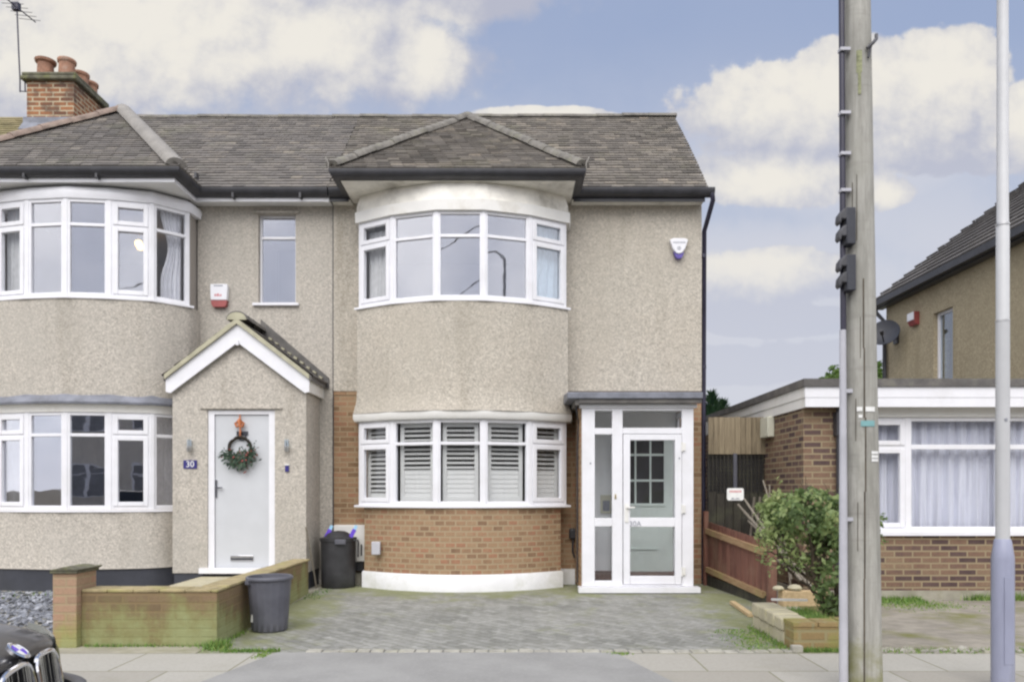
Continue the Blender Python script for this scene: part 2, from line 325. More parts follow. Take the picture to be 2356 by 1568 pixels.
M['dark'] = pm('dark_room', (.05, .048, .05), .8, .2, 2)
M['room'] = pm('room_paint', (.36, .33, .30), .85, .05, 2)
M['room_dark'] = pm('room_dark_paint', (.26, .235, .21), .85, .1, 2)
M['porch_wall'] = pm('porch_plaster', (.90, .91, .92), .85, .04, 2)
M['mat_brown'] = pm('door_mat', (.20, .145, .125), .95, .25, 30, .3, 80)
M['glass_sky'] = glass_mat('glass_reflecting', .26)
M['glass'] = glass_mat('glass_clear', .022)
M['glass_low'] = glass_mat('glass_street', .40, tint=(.93, .94, .95))
M['glass_side'] = glass_mat('glass_pale', .15, tint=(.9, .95, .97))
M['net'] = pm('net_curtain', (.70, .71, .79), .9, .14, 9, dirt_or_shade=(.50, .51, .60), dscale=9, damt=.75, stretch=(3, 3, .12))  # darker vertical streaks paint the shade of the folds into the cloth colour
M['curtain'] = pm('curtain_cloth', (.60, .60, .60), .9, .08, 10)
M['curtain_pale'] = pm('curtain_pale', (.72, .72, .76), .9, .06, 10)
M['shutter'] = pm('shutter_paint', (.66, .66, .64), .45, .03, 4)
M['blue'] = pm('blue_enamel', (.045, .04, .19), .3, .1, 4)
M['purple'] = pm('purple_plastic', (.10, .07, .32), .35, .1, 6)
M['violet'] = pm('violet_tape', (.16, .08, .62), .4, .12, 6)
M['cyan'] = pm('pale_blue_tape', (.35, .62, .86), .4, .1, 6)
M['red'] = pm('red_plastic', (.32, .075, .07), .4, .15, 6)
M['redink'] = pm('red_ink', (.62, .22, .24), .6, .1, 20)
M['greyink'] = pm('grey_ink', (.28, .29, .33), .6, .1, 20)
M['grey_box'] = pm('grey_box', (.48, .48, .52), .45, .06, 5)
M['cream_box'] = pm('cream_box', (.62, .61, .50), .5, .06, 5)
M['bin_grey'] = pm('bin_grey', (.098, .10, .122), .55, .12, 6, .1, 60, dirt_or_shade=(.13, .13, .145), dscale=5, damt=.5)
M['bin_black'] = pm('bin_black', (.034, .034, .037), .5, .2, 6, .1, 60, dirt_or_shade=(.055, .055, .06), dscale=4, damt=.5)
M['wood_grey'] = wood('weathered_boards', (.30, .245, .165), (.15, .12, .08))
M['wood_dark'] = wood('dark_boards', (.062, .056, .045), (.022, .021, .02), mossy=(.10, .10, .065))
M['wood_red'] = wood('red_stained_boards', (0.219, 0.103, 0.076), (0.107, 0.051, 0.041), mossy=(0.240, 0.158, 0.108), mamt=.45)
M['rail'] = wood('mossy_rail', (.36, .25, .14), (.22, .13, .075), mossy=(.34, .29, .12), axis=1)
M['pole_wood'] = wood('pole_wood', (.43, .42, .385), (.235, .23, .205), mossy=(.31, .305, .265), scale=.6, mamt=.6, algae=True)
M['stick'] = wood('bare_sticks', (.30, .27, .22), (.14, .12, .10), scale=2)
M['plank'] = wood('new_plank', (.55, .42, .25), (.38, .28, .15), axis=1)
M['conduit'] = pm('grey_conduit', (.46, .46, .50), .5, .08, 4)
M['post_light'] = pm('lamp_post_paint', (.52, .525, .535), .5, .05, 3, dirt_or_shade=(.44, .44, .44), dscale=2, damt=.3)
M['post_base'] = pm('lamp_post_base', (.30, .315, .42), .45, .08, 3, dirt_or_shade=(.16, .17, .16), dscale=1.5, damt=.5, stretch=(3, 3, .7))
M['turq'] = pm('turquoise_label', (.20, .40, .41), .6, .1, 6)
M['label'] = pm('white_label', (.8, .8, .78), .5, .06, 20)
M['algae'] = pm('green_algae', (.26, .27, .16), .95, .35, 30)
M['terracotta'] = pm('terracotta', (.32, .17, .11), .85, .25, 9, .2, 50, dirt_or_shade=(.42, .33, .27), dscale=6, damt=.6)
M['cap_stone'] = pm('mossy_concrete', (.125, .12, .085), .95, .35, 8, .5, 40, dirt_or_shade=(.17, .18, .06), dscale=6, damt=.8)
M['concrete'] = pm('concrete', (.33, .31, .25), .92, .15, 5, .3, 60, dirt_or_shade=(.22, .215, .12), dscale=3, damt=.6)
M['coping'] = pm('stone_coping', (.46, .42, .30), .9, .18, 6, .3, 40, dirt_or_shade=(.27, .25, .11), dscale=6, damt=.6)
M['asphalt'] = pm('asphalt', (.05, .05, .052), .9, .2, 30, .4, 150)
M['crossover'] = pm('worn_asphalt', (.285, .282, .272), .9, .12, 1.6, .4, 160, dirt_or_shade=(.36, .355, .34), dscale=34, damt=.55)
M['paving'] = paving('block_paving'); M['slabs'] = slabs('pavement_slabs')
M['sett'] = pm('setts', (.36, .345, .30), .9, .22, 9, .3, 60, dirt_or_shade=(.30, .29, .19), dscale=7)
M['yard'] = pm('mossy_concrete_yard', (.275, .25, .21), .95, .2, 5, .4, 60, dirt_or_shade=(.165, .168, .052), dscale=1.5, damt=1.0, stretch=(1, 1.35, 1))
M['earth'] = pm('earth', (.09, .075, .05), .95, .3, 5, .5, 40)
M['slate'] = leaf_mat('slate_chips', [(.0, (.10, .106, .125)), (.55, (.20, .212, .245)), (.9, (.33, .345, .385)), (1, (.62, .62, .63))], 0)
M['grassm'] = leaf_mat('grass_blades', [(.0, (0.085, 0.162, 0.038)), (.5, (0.152, 0.285, 0.057)), (1, (0.323, 0.399, 0.114))])
M['leaf'] = leaf_mat('shrub_leaves', [(.0, (.07, .105, .042)), (.3, (.17, .255, .095)), (.65, (.33, .41, .16)), (.92, (.48, .50, .23)), (.97, (.55, .42, .33)), (1, (.38, .22, .15))], .42)
M['conifer'] = leaf_mat('conifer_sprays', [(.0, (0.027, 0.068, 0.038)), (.6, (0.053, 0.112, 0.053)), (1, (0.090, 0.165, 0.075))])
M['tree_leaf'] = leaf_mat('tree_leaves', [(.0, (0.060, 0.112, 0.022)), (.6, (0.128, 0.217, 0.045)), (1, (0.225, 0.300, 0.075))])
M['bark'] = pm('bark', (.075, .058, .04), .95, .35, 12, .6, 40)
M['carpaint'] = pm('car_paint', (.012, .012, .015), .30, .2, 3, spec=.35, coat=.25)
M['grille_black'] = pm('grille_black', (.006, .006, .007), .5, .2, 5)
M['tyre'] = pm('tyre', (.015, .015, .015), .8, .2, 10, .2)
M['car_glass'] = pm('car_glass', (.01, .012, .013), .05, .2, 2)
M['lens'] = pm('headlight_lens', (.30, .32, .31), .08, .1, 12, metal=.3, coat=1)
M['copper'] = pm('copper_ribbon', (.48, .17, .07), .5, .25, 15, metal=.2)
M['twig'] = pm('wreath_twigs', (.035, .028, .02), .9, .3, 20)
M['wreath_leaf'] = leaf_mat('wreath_leaves', [(.0, (.012, .032, .022)), (.6, (.04, .085, .05)), (.85, (.10, .16, .09)), (.92, (.20, .04, .04)), (1, (.25, .10, .06))])
M['bulb'] = emit_mat('lit_bulb', (1, .62, .16), 3.2)
M['gland'] = pm('cable_gland', (.07, .07, .078), .55, .2, 8)
M['opp_glass'] = pm('opposite_glass', (.20, .205, .22), .1, .2, 3)  # reflected sky put into the base colour as an opaque grey
M['opp'] = pebbledash('opposite_wall', (.62, .57, .50))

# ------------------------------------------------------------------ mesh builder
class MB:
    def __init__(s): s.v = []; s.f = []; s.uv = []; s.var = []; s.sm = []
    def vert(s, p): s.v.append(Vector(p)); return len(s.v) - 1
    def face(s, idx, uv=None, var=.5, sm=False): s.f.append(tuple(idx)); s.uv.append(uv); s.var.append(var); s.sm.append(sm)
    def poly(s, pts, uv=None, var=.5, sm=False): s.face([s.vert(p) for p in pts], uv, var, sm)
    def hexa(s, p, var=.5):                      # 8 corners: bottom ring then top ring
        i = [s.vert(q) for q in p]
        for q in ((0, 3, 2, 1), (4, 5, 6, 7), (0, 1, 5, 4), (1, 2, 6, 5), (2, 3, 7, 6), (3, 0, 4, 7)): s.face([i[k] for k in q], None, var)
    def box(s, x0, x1, y0, y1, z0, z1, var=.5):
        s.hexa([(x0, y0, z0), (x1, y0, z0), (x1, y1, z0), (x0, y1, z0), (x0, y0, z1), (x1, y0, z1), (x1, y1, z1), (x0, y1, z1)], var)
    def obox(s, c, ax, ay, az, var=.5):          # centre and three half-axis vectors
        c, ax, ay, az = map(Vector, (c, ax, ay, az))
        s.hexa([c - ax - ay - az, c + ax - ay - az, c + ax + ay - az, c - ax + ay - az, c - ax - ay + az, c + ax - ay + az, c + ax + ay + az, c - ax + ay + az], var)
    def beam(s, a, b, w, h, up=(0, 0, 1), var=.5):
        a, b = Vector(a), Vector(b); t = (b - a); L = t.length; t.normalize()
        sd = t.cross(Vector(up)); sd = sd.normalized() if sd.length > 1e-6 else Vector((1, 0, 0)); n = sd.cross(t)
        s.obox((a + b) / 2, t * L / 2, sd * w / 2, n * h / 2, var)
    def prism(s, pts, vec, var=.5):              # polygon extruded along vec
        vec = Vector(vec); a = [s.vert(p) for p in pts]; b = [s.vert(Vector(p) + vec) for p in pts]; n = len(pts)
        s.face(a[::-1], None, var); s.face(b, None, var)
        for i in range(n): s.face((a[i], a[(i + 1) % n], b[(i + 1) % n], b[i]), None, var)
    def tube(s, path, r, n=10, cap=True, sm=True, var=.5):
        path = [Vector(p) for p in path]; rings = []; L = len(path)
        rs = r if isinstance(r, (list, tuple)) else [r] * L
        prev = None
        for i, p in enumerate(path):
            t = (path[min(i + 1, L - 1)] - path[max(i - 1, 0)]).normalized()
            ref = prev if prev is not None else (Vector((0, 0, 1)) if abs(t.z) < .9 else Vector((1, 0, 0)))
            sd = (ref - t * ref.dot(t)).normalized(); prev = sd; up = t.cross(sd)
            rings.append([s.vert(p + (sd * math.cos(2 * math.pi * k / n) + up * math.sin(2 * math.pi * k / n)) * rs[i]) for k in range(n)])
        for a, b in zip(rings, rings[1:]):
            for k in range(n): s.face((a[k], a[(k + 1) % n], b[(k + 1) % n], b[k]), None, var, sm)
        if cap: s.face(rings[0][::-1], None, var); s.face(rings[-1], None, var)
    def lathe(s, prof, c=(0, 0, 0), n=24, sm=True, capb=True, capt=True, ax=None):
        c = Vector(c); M3 = ax if ax else Matrix.Identity(3); rings = []
        for (r, z) in prof:
            rings.append([s.vert(c + M3 @ Vector((r * math.cos(2 * math.pi * k / n), r * math.sin(2 * math.pi * k / n), z))) for k in range(n)])
        for a, b in zip(rings, rings[1:]):
            for k in range(n): s.face((a[k], a[(k + 1) % n], b[(k + 1) % n], b[k]), None, .5, sm)
        if capb: s.face(rings[0][::-1])
        if capt: s.face(rings[-1])
    def sweep(s, pts, poly, sm=False, closed_caps=True):
        # polygon of (offset outwards, z) carried along a plan path [(x, y)...]; outwards is to the right of travel (towards -Y when going +X)
        P = [Vector((p[0], p[1])) for p in pts]; L = len(P); rings = []; arc = [0]
        for a, b in zip(P, P[1:]): arc.append(arc[-1] + (b - a).length)
        for i, p in enumerate(P):
            t0 = (P[i] - P[i - 1]).normalized() if i > 0 else None; t1 = (P[i + 1] - P[i]).normalized() if i < L - 1 else None
            n0 = Vector((t0.y, -t0.x)) if t0 else None; n1 = Vector((t1.y, -t1.x)) if t1 else None
            if n0 and n1:
                nn = (n0 + n1).normalized(); nn = nn / max(.35, nn.dot(n0))
            else: nn = n0 or n1
            rings.append([s.vert((p.x + nn.x * o, p.y + nn.y * o, z)) for (o, z) in poly])
        k = len(poly); cum = [0]
        for a, b in zip(poly, poly[1:] + poly[:1]): cum.append(cum[-1] + math.hypot(a[0] - b[0], a[1] - b[1]))
        for i in range(L - 1):
            for j in range(k):
                j2 = (j + 1) % k; z0, z1 = poly[j][1], poly[j2][1]
                if abs(z1 - z0) < 1e-4: z0, z1 = cum[j], cum[j + 1]
                s.face((rings[i][j], rings[i + 1][j], rings[i + 1][j2], rings[i][j2]), [(arc[i], z0), (arc[i + 1], z0), (arc[i + 1], z1), (arc[i], z1)], .5, sm)
        if closed_caps: s.face(rings[0]); s.face(rings[-1][::-1])
    def build(s, name, mat, parent=None, off=None, recalc=True):
        me = bpy.data.meshes.new(name)
        o = off if off is not None else Vector((0, 0, 0))
        me.from_pydata([tuple(q - o) for q in s.v], [], s.f)
        uvl = me.uv_layers.new(name='UVMap'); at = me.attributes.new('var', 'FLOAT', 'FACE')
        sm = [False] * len(me.polygons)
        for pi, p in enumerate(me.polygons):
            at.data[pi].value = s.var[pi]; sm[pi] = s.sm[pi]
            cu_ = s.uv[pi]
            if cu_ is None:
                n = p.normal
                if abs(n.z) > .97: cu_ = [(s.v[i].x, s.v[i].y) for i in p.vertices]
                else:
                    ua = Vector((0, 0, 1)).cross(n)
                    ua = ua.normalized() if ua.length > 1e-6 else Vector((1, 0, 0)); va = n.cross(ua)
                    cu_ = [(s.v[i].dot(ua), s.v[i].dot(va)) for i in p.vertices]
            for li, q in zip(p.loop_indices, cu_): uvl.data[li].uv = q
        me.polygons.foreach_set('use_smooth', sm)
        if recalc:
            bm = bmesh.new(); bm.from_mesh(me); bmesh.ops.recalc_face_normals(bm, faces=bm.faces); bm.to_mesh(me); bm.free()
        me.set_sharp_from_angle(angle=R(42))
        if isinstance(mat, (list, tuple)):
            for q in mat: me.materials.append(q)
        else: me.materials.append(mat)
        ob = bpy.data.objects.new(name, me); col.objects.link(ob)
        if parent: ob.parent = parent
        return ob

ORG = {}
def thing(name, loc, label, cat, group=None):
    o = bpy.data.objects.new(name, None); o.empty_display_size = .2; col.objects.link(o); o.location = loc
    o['label'] = label; o['category'] = cat
    if group: o['group'] = group
    ORG[o] = Vector(loc); return o
def part(name, mb, mat, parent, label=None, recalc=True):
    o = mb.build(name, mat, parent, ORG[parent], recalc); ORG[o] = ORG[parent]
    if label: o['label'] = label
    return o
def single(name, mb, mat, label=None, cat=None, group=None, kind=None, recalc=True):
    xs = [q.x for q in mb.v]; ys = [q.y for q in mb.v]; zs = [q.z for q in mb.v]
    off = Vector(((min(xs) + max(xs)) / 2, (min(ys) + max(ys)) / 2, min(zs)))
    o = mb.build(name, mat, None, off, recalc); o.location = off; ORG[o] = off
    if label: o['label'] = label
    if cat: o['category'] = cat
    if group: o['group'] = group
    if kind: o['kind'] = kind
    return o
def struct(name, mb, mat): return single(name, mb, mat, kind='structure')
def text_mesh(name, txt, size, loc, mat, parent, depth=.002, rot=(90, 0, 0)):
    cu_ = bpy.data.curves.new(name, 'FONT'); cu_.body = txt; cu_.size = size; cu_.extrude = depth; cu_.align_x = 'CENTER'; cu_.align_y = 'CENTER'
    tmp = bpy.data.objects.new(name + '_curve', cu_); col.objects.link(tmp)
    me = bpy.data.meshes.new_from_object(tmp.evaluated_get(bpy.context.evaluated_depsgraph_get()))
    bpy.data.objects.remove(tmp); bpy.data.curves.remove(cu_)
    me.materials.clear(); me.materials.append(mat)
    o = bpy.data.objects.new(name, me); col.objects.link(o); o.parent = parent
    o.location = Vector(loc) - ORG[parent]; o.rotation_euler = [R(a) for a in rot]; ORG[o] = ORG[parent]
    return o
def bevel(o, w=.004, seg=2):
    m = o.modifiers.new('bevel', 'BEVEL'); m.width = w; m.segments = seg; m.limit_method = 'ANGLE'; m.angle_limit = R(40); return o
def wallpanel(mb, x0, x1, z0, z1, y0, y1, holes=()):   # flat wall in X-Z with rectangular holes
    xs = sorted({x0, x1, *[h[0] for h in holes], *[h[1] for h in holes]}); zs = sorted({z0, z1, *[h[2] for h in holes], *[h[3] for h in holes]})
    for a, b in zip(xs, xs[1:]):
        run = None
        for c, e in zip(zs, zs[1:]):
            mx, mz = (a + b) / 2, (c + e) / 2
            if any(h[0] < mx < h[1] and h[2] < mz < h[3] for h in holes):
                if run: mb.box(a, b, y0, y1, run[0], run[1]); run = None
            else: run = (run[0], e) if run else (c, e)
        if run: mb.box(a, b, y0, y1, run[0], run[1])
def catmull(pts, n=5):
    out = []; P = [Vector(p) for p in pts]; P = [P[0] * 2 - P[1]] + P + [P[-1] * 2 - P[-2]]
    for i in range(1, len(P) - 2):
        for k in range(n):
            t = k / n; a, b, c, e = P[i - 1], P[i], P[i + 1], P[i + 2]
            out.append(.5 * ((2 * b) + (c - a) * t + (2 * a - 5 * b + 4 * c - e) * t * t + (3 * b - a - 3 * c + e) * t ** 3))
    out.append(P[-2]); return [(q.x, q.y) for q in out]
def roof_tiles(mb, O, U, V, N, L, gauge, tw, xl, xr, lift=.020, jit=.004, rnd=random):
    # courses of single tiles laid up the slope: O eave origin, U along, V up the slope, N outwards
    O, U, V, N = map(Vector, (O, U, V, N)); rows = int(L / gauge)
    for r_ in range(rows):
        h0 = r_ * gauge; h1 = h0 + gauge * 1.15
        a, b = xl(h0), xr(h0)
        if b - a < .02: continue
        x = a - (tw / 2 if r_ % 2 else 0) - rnd.random() * .01; run = rnd.random()
        while x < b:
            x0, x1 = max(x, a), min(x + tw - .004, b); x += tw
            if x1 - x0 < .01: continue
            run = rnd.random() if rnd.random() < .55 else run
            z0 = lift + rnd.uniform(-jit, jit); dh = rnd.uniform(-.006, .006)
            p = [O + U * x0 + V * (h0 + dh) + N * z0, O + U * x1 + V * (h0 + dh) + N * (z0 + rnd.uniform(-jit, jit) * .5), O + U * x1 + V * h1 + N * .003, O + U * x0 + V * h1 + N * .003]
            q = [O + U * x0 + V * (h0 + dh) + N * -.004, O + U * x1 + V * (h0 + dh) + N * -.004]
            i = [mb.vert(k) for k in p + q]; vv = min(1, max(0, rnd.gauss(.42, .2) if rnd.random() < .7 else run))
            mb.face((i[0], i[1], i[2], i[3]), None, vv); mb.face((i[4], i[5], i[1], i[0]), None, vv)
def cap_tiles(mb, a, b, r, seg=.42, sag=0, rnd=random):          # half round ridge/hip tiles from a to b
    a, b = Vector(a), Vector(b); t = b - a; L = t.length; t.normalize(); n = max(1, int(L / seg)); sd = t.cross(Vector((0, 0, 1))).normalized(); up = sd.cross(t)
    for k in range(n):
        p0, p1 = a + t * (L * k / n), a + t * (L * (k + 1) / n + .03); j = rnd.uniform(-.008, .008); rings = []
        for (p, rr) in ((p0, r * 1.04), (p1, r * .97)):
            rings.append([mb.vert(p + up * (j + rr * math.sin(w) * .9 - r * .35) + sd * rr * 1.15 * math.cos(w)) for w in [math.pi * q / 8 for q in range(9)]])
        for q in range(8): mb.face((rings[0][q], rings[0][q + 1], rings[1][q + 1], rings[1][q]), None, rnd.random(), True)
        mb.face(rings[0][::-1]); mb.face(rings[1])

# ------------------------------------------------------------------ window builder
def seg_frame(P, Q):
    P, Q = Vector((P[0], P[1], 0)), Vector((Q[0], Q[1], 0)); t = (Q - P); L = t.length; t.normalize(); n = Vector((t.y, -t.x, 0))
    return P, t, n, L
def sbar(mb, fr, s0, s1, z0, z1, d0, d1):
    P, t, n, L = fr
    def pt(s_, d_, z): q = P + t * s_ + n * d_; return (q.x, q.y, z)
    mb.hexa([pt(s0, d0, z0), pt(s1, d0, z0), pt(s1, d1, z0), pt(s0, d1, z0), pt(s0, d0, z1), pt(s1, d0, z1), pt(s1, d1, z1), pt(s0, d1, z1)])
def window(parent, joints, z0, z1, zt, sash=(), glass=None, frame_mat=None, st=.055, name='window', post=True, ft=.05, fb=.06, lab=None, dep=.065, tr=.042, nopane=()):
    fm = frame_mat or M['white']; mb = MB(); panes = []
    for i, (P, Q) in enumerate(zip(joints, joints[1:])):
        fr = seg_frame(P, Q); L = fr[3]
        sbar(mb, fr, 0, st, z0, z1, 0, -dep); sbar(mb, fr, L - st, L, z0, z1, 0, -dep)
        sbar(mb, fr, st, L - st, z0, z0 + fb, -.001, -dep); sbar(mb, fr, st, L - st, z1 - ft, z1, -.001, -dep)
        lights = [(z0 + fb, z1 - ft)]
        if zt:
            sbar(mb, fr, st, L - st, zt - tr / 2, zt + tr / 2, -.002, -dep); lights = [(z0 + fb, zt - tr / 2), (zt + tr / 2, z1 - ft)]
        for (a, b) in lights:
            s0, s1 = st, L - st; g = glass[i] if isinstance(glass, (list, tuple)) else glass
            if i in sash:
                w = .048
                sbar(mb, fr, s0 - .012, s0 + w, a - .008, b + .008, .014, -.05); sbar(mb, fr, s1 - w, s1 + .012, a - .008, b + .008, .014, -.05)
                sbar(mb, fr, s0 + w, s1 - w, a - .008, a + w, .013, -.05); sbar(mb, fr, s0 + w, s1 - w, b - w, b + .008, .013, -.05)
                s0 += w; s1 -= w; a += w; b -= w
            pb = MB(); sbar(pb, fr, s0 - .004, s1 + .004, a - .004, b + .004, -.028, -.034); panes.append((pb, g))
    if post:
        for k, p in enumerate(joints):
            if 0 < k < len(joints) - 1:
                f0, f1 = seg_frame(joints[k - 1], p), seg_frame(p, joints[k + 1]); n = (f0[2] + f1[2]).normalized(); t = Vector((-n.y, n.x, 0)); c = Vector((p[0], p[1], 0)) - n * .03
                mb.obox((c.x, c.y, (z0 + z1) / 2), t * .028, n * .036, (0, 0, (z1 - z0) / 2 - .001))
    w = part(name, mb, fm, parent, lab); bevel(w, .005, 2)
    for pb, g in panes: part('pane', pb, g, w)
    return w
def sill(parent, joints, z, proj=.05, h=.035, back=.06, ext=.04, mat=None):
    P = [Vector(p) for p in joints]; a = P[0] + (P[0] - P[1]).normalized() * ext; b = P[-1] + (P[-1] - P[-2]).normalized() * ext
    mb = MB(); mb.sweep([tuple(a)] + [tuple(p) for p in P[1:-1]] + [tuple(b)], [(proj, z - h), (proj, z - .008), (-back, z), (-back, z - h)])
    return part('sill', mb, mat or M['white'], parent)
def curtain_sheet(a, b, z0, z1, waves, amp, taper=0.0, gather=None, n=80, hem=0.0):
    a, b = Vector((a[0], a[1], 0)), Vector((b[0], b[1], 0)); t = b - a; nn = Vector((t.y, -t.x, 0)).normalized(); mb = MB(); rows = 14; grid = []
    ph = random.random() * 6
    for r_ in range(rows + 1):
        f = r_ / rows; z = z1 + (z0 - z1) * f; row = []
        w = 1.0 if not gather else 1 - gather * math.sin(math.pi * min(1, f * 1.25)) ** 2
        for k in range(n + 1):
            q = k / n; s_ = q * w + taper * f * q
            dd = amp * (math.sin(q * waves * 2 * math.pi + ph + .5 * math.sin(q * 9)) + .35 * math.sin(q * waves * 4.6 * math.pi + 2 * f + ph)) * (.6 + .4 * f)
            p = a + t * s_ + nn * dd; row.append(mb.vert((p.x, p.y, z)))
        grid.append(row)
    for r_ in range(rows):
        for k in range(n): mb.face((grid[r_][k], grid[r_ + 1][k], grid[r_ + 1][k + 1], grid[r_][k + 1]), None, .5, True)
    return mb
def room(parent, x0, x1, y0, y1, z0, z1, mat):
    mb = MB()
    for p in ([(x0, y1, z0), (x1, y1, z0), (x1, y1, z1), (x0, y1, z1)], [(x0, y0, z0), (x0, y1, z0), (x0, y1, z1), (x0, y0, z1)], [(x1, y0, z0), (x1, y1, z0), (x1, y1, z1), (x1, y0, z1)],
              [(x0, y0, z0), (x1, y0, z0), (x1, y1, z0), (x0, y1, z0)], [(x0, y0, z1), (x1, y0, z1), (x1, y1, z1), (x0, y1, z1)]): mb.poly(p)
    return part('room_lining', mb, mat, parent, recalc=False)

# ================================================================== THE GROUND
YW = 10.94                                       # front wall of the terrace
mb = MB(); mb.box(-400, 400, -400, 600, -.60, -.13); struct('ground', mb, M['earth'])
mb = MB(); mb.poly([(-60, -5, -.10), (60, -5, -.10), (60, 4.25, -.10), (-60, 4.25, -.10)]); struct('road', mb, M['asphalt'])
mb = MB()
x = -20.0
while x < 20: mb.box(x, x + .905, 4.25, 4.38, -.13, .004, random.random()); x += .915
struct('kerb', mb, M['concrete'])
mb = MB(); mb.box(-25, 25, 4.385, 6.33, -.13, 0); struct('pavement', mb, M['slabs'])
mb = MB(); mb.box(-25, 25, -8, -5.0, -.13, 0); struct('far_pavement', mb, M['slabs'])
mb = MB(); mb.poly([(-2.45, 4.30, .005), (1.45, 4.30, .005), (.86, 6.33, .005), (.2, 6.345, .005), (-1.0, 6.335, .005), (-1.96, 6.34, .005)]); struct('crossover_path', mb, M['crossover'])
mb = MB(); mb.box(-2.62, 3.2, 6.33, 11.0, -.13, 0); struct('driveway', mb, M['paving'])
mb = MB(); x = -1.72
while x < 2.35:
    w = random.uniform(.10, .135); mb.box(x, x + w, 6.335 + random.uniform(-.006, .01), 6.44, -.05, .010 + random.uniform(-.004, .006), random.random()); x += w + .012
o = struct('driveway_edging_path', mb, M['sett']); bevel(o, .006, 2)
mb = MB(); mb.prism([(2.37, 6.33, .003), (2.37, 7.55, .003), (2.98, 8.85, .003), (2.78, 11, .003), (2.78, 40, .003), (25, 40, .003), (25, 6.33, .003)], (0, 0, -.12)); struct('yard_ground', mb, M['yard'])
mb = MB(); mb.box(-25, -2.63, 6.33, 11.0, -.13, .002); struct('front_yard_ground', mb, M['concrete'])

# ================================================================== END OF TERRACE HOUSE (brick below, pebbledash above)
CR = -.69
JR = [(CR + a, y) for a, y in ((-1.45, 10.62), (-.935, 10.315), (-.316, 10.12), (.316, 10.12), (.935, 10.315), (1.45, 10.62))]
def bay_path(J, c, n=5):
    p = catmull(J, n); return [(J[0][0] - .012, YW + .02)] + p + [(J[-1][0] + .012, YW + .02)]
PR = bay_path(JR, CR)
H = thing('terraced_house', (.08, YW, 0), 'end of terrace house with brick ground floor, pale pebbledash above and a glazed white porch', 'house')
mb = MB(); wallpanel(mb, -2.562, -2.12, 2.77, 5.45, YW - .02, YW + .25); part('front_wall', mb, M['dash'], H)
mb = MB(); wallpanel(mb, .74, 2.722, 2.77, 5.45, YW - .02, YW + .25)
bw = MB(); bw.sweep(PR, [(.075, 2.405), (.06, 2.45), (.03, 2.58), (.02, 2.75), (.02, 3.872), (-.1, 3.872), (-.1, 2.405)]); part('bay_wall', bw, M['dash'], H)
mb.box(2.47, 2.722, YW + .25, 14.9, 0, 5.45); mb.box(-2.562, 2.47, 14.65, 14.9, 0, 5.45)
mb.prism([(2.47, YW + .05, 5.45), (2.47, 14.85, 5.45), (2.47, 12.86, 7.5)], (.252, 0, 0))
part('wall', mb, M['dash'], H)
mb = MB(); wallpanel(mb, -2.562, -2.03, 0, 2.77, YW, YW + .25); mb.box(-2.562, -2.125, YW - .012, YW, 2.715, 2.768); part('brick_wall', mb, M['brick'], H)
mb = MB(); wallpanel(mb, .65, 2.722, 0, 2.77, YW, YW + .25)
PB = [(CR + (x - CR) * .945, y) for x, y in PR]; bw = MB(); bw.sweep(PB, [(.0, .20), (.0, 1.14), (-.1, 1.14), (-.1, .20)]); part('bay_wall', bw, M['brick_bay'], H)
mb.box(.905, .985, 10.075, YW, .05, 2.47)
part('brick_wall', mb, M['brick'], H)
mb = MB(); mb.sweep(PB, [(.032, 0), (.032, .21), (.018, .228), (-.09, .228), (-.09, 0)]); mb.box(.70, .902, YW - .035, YW + .1, 0, .222)
part('plinth', mb, M['plinth_white'], H)
mb = MB(); mb.box(-2.55, -2.16, YW - .05, YW + .1, 0, .17); part('plinth', mb, M['concrete'], H, 'bare concrete end of the plinth behind the black bin')
# roof
def roof_main(x0, x1, mat, gauge=.1, tw=.165, xr=None):
    mb = MB(); c, s_ = .7313, .6820
    mb.prism([(x0, 10.64, 5.555), (x0, 12.86, 7.625), (x0, 15.1, 5.555)], (x1 - x0 - .02, 0, 0), .4)
    roof_tiles(mb, (0, 10.62, 5.57), (1, 0, 0), (0, c, s_), (0, -s_, c), 3.05, gauge, tw, lambda h: x0, xr or (lambda h: x1))
    return mb
mb = roof_main(-2.562, 2.745, M['tile'], xr=lambda h: 2.735 + .016 * math.sin(min(1, h / 3.05) * math.pi))
RF = part('roof', mb, M['tile'], H)
mb = MB(); cap_tiles(mb, (-2.56, 12.86, 7.635), (2.74, 12.86, 7.655), .085); part('ridge_tiles', mb, M['hip'], RF)
def bay_roof(cl, cr, ye, apex, mat, lab=None):
    (xl, xr, (ax, ay, az)) = (cl, cr, apex); mb = MB(); z0 = 5.57; dy, dz = ay - ye, az - z0
    yv = 10.62 + dz / .9325
    mb.poly([(xl, ye + .02, z0 - .01), (xr, ye + .02, z0 - .01), (ax, ay + .02, az - .01)]); mb.poly([(xl, ye, z0 - .012), (ax, ay, az - .012), (ax, yv, az - .012), (xl, 10.62, z0 - .012)]); mb.poly([(xr, ye, z0 - .012), (ax, ay, az - .012), (ax, yv, az - .012), (xr, 10.62, z0 - .012)])
    L = math.hypot(dy, dz); V = (0, dy / L, dz / L); N = (0, -dz / L, dy / L)
    roof_tiles(mb, (0, ye, z0), (1, 0, 0), V, N, L, .1, .165, lambda h: xl + (ax - xl) * h / L, lambda h: xr - (xr - ax) * h / L)
    for sgn, xe in ((1, xl), (-1, xr)):
        rx = abs(ax - xe); Ls = math.hypot(rx, dz); V = (sgn * rx / Ls, 0, dz / Ls); N = (-sgn * dz / Ls, 0, rx / Ls)
        roof_tiles(mb, (xe, 0, z0), (0, 1, 0), V, N, Ls, .1, .165, lambda h: ye + dy * h / Ls, lambda h: 10.62 + (dz * h / Ls) / .9325)
    return mb
ap = (-.73, 12.45, 7.44)
BR = part('bay_roof', bay_roof(-2.40, .965, 9.98, ap, M['tile']), M['tile'], H)
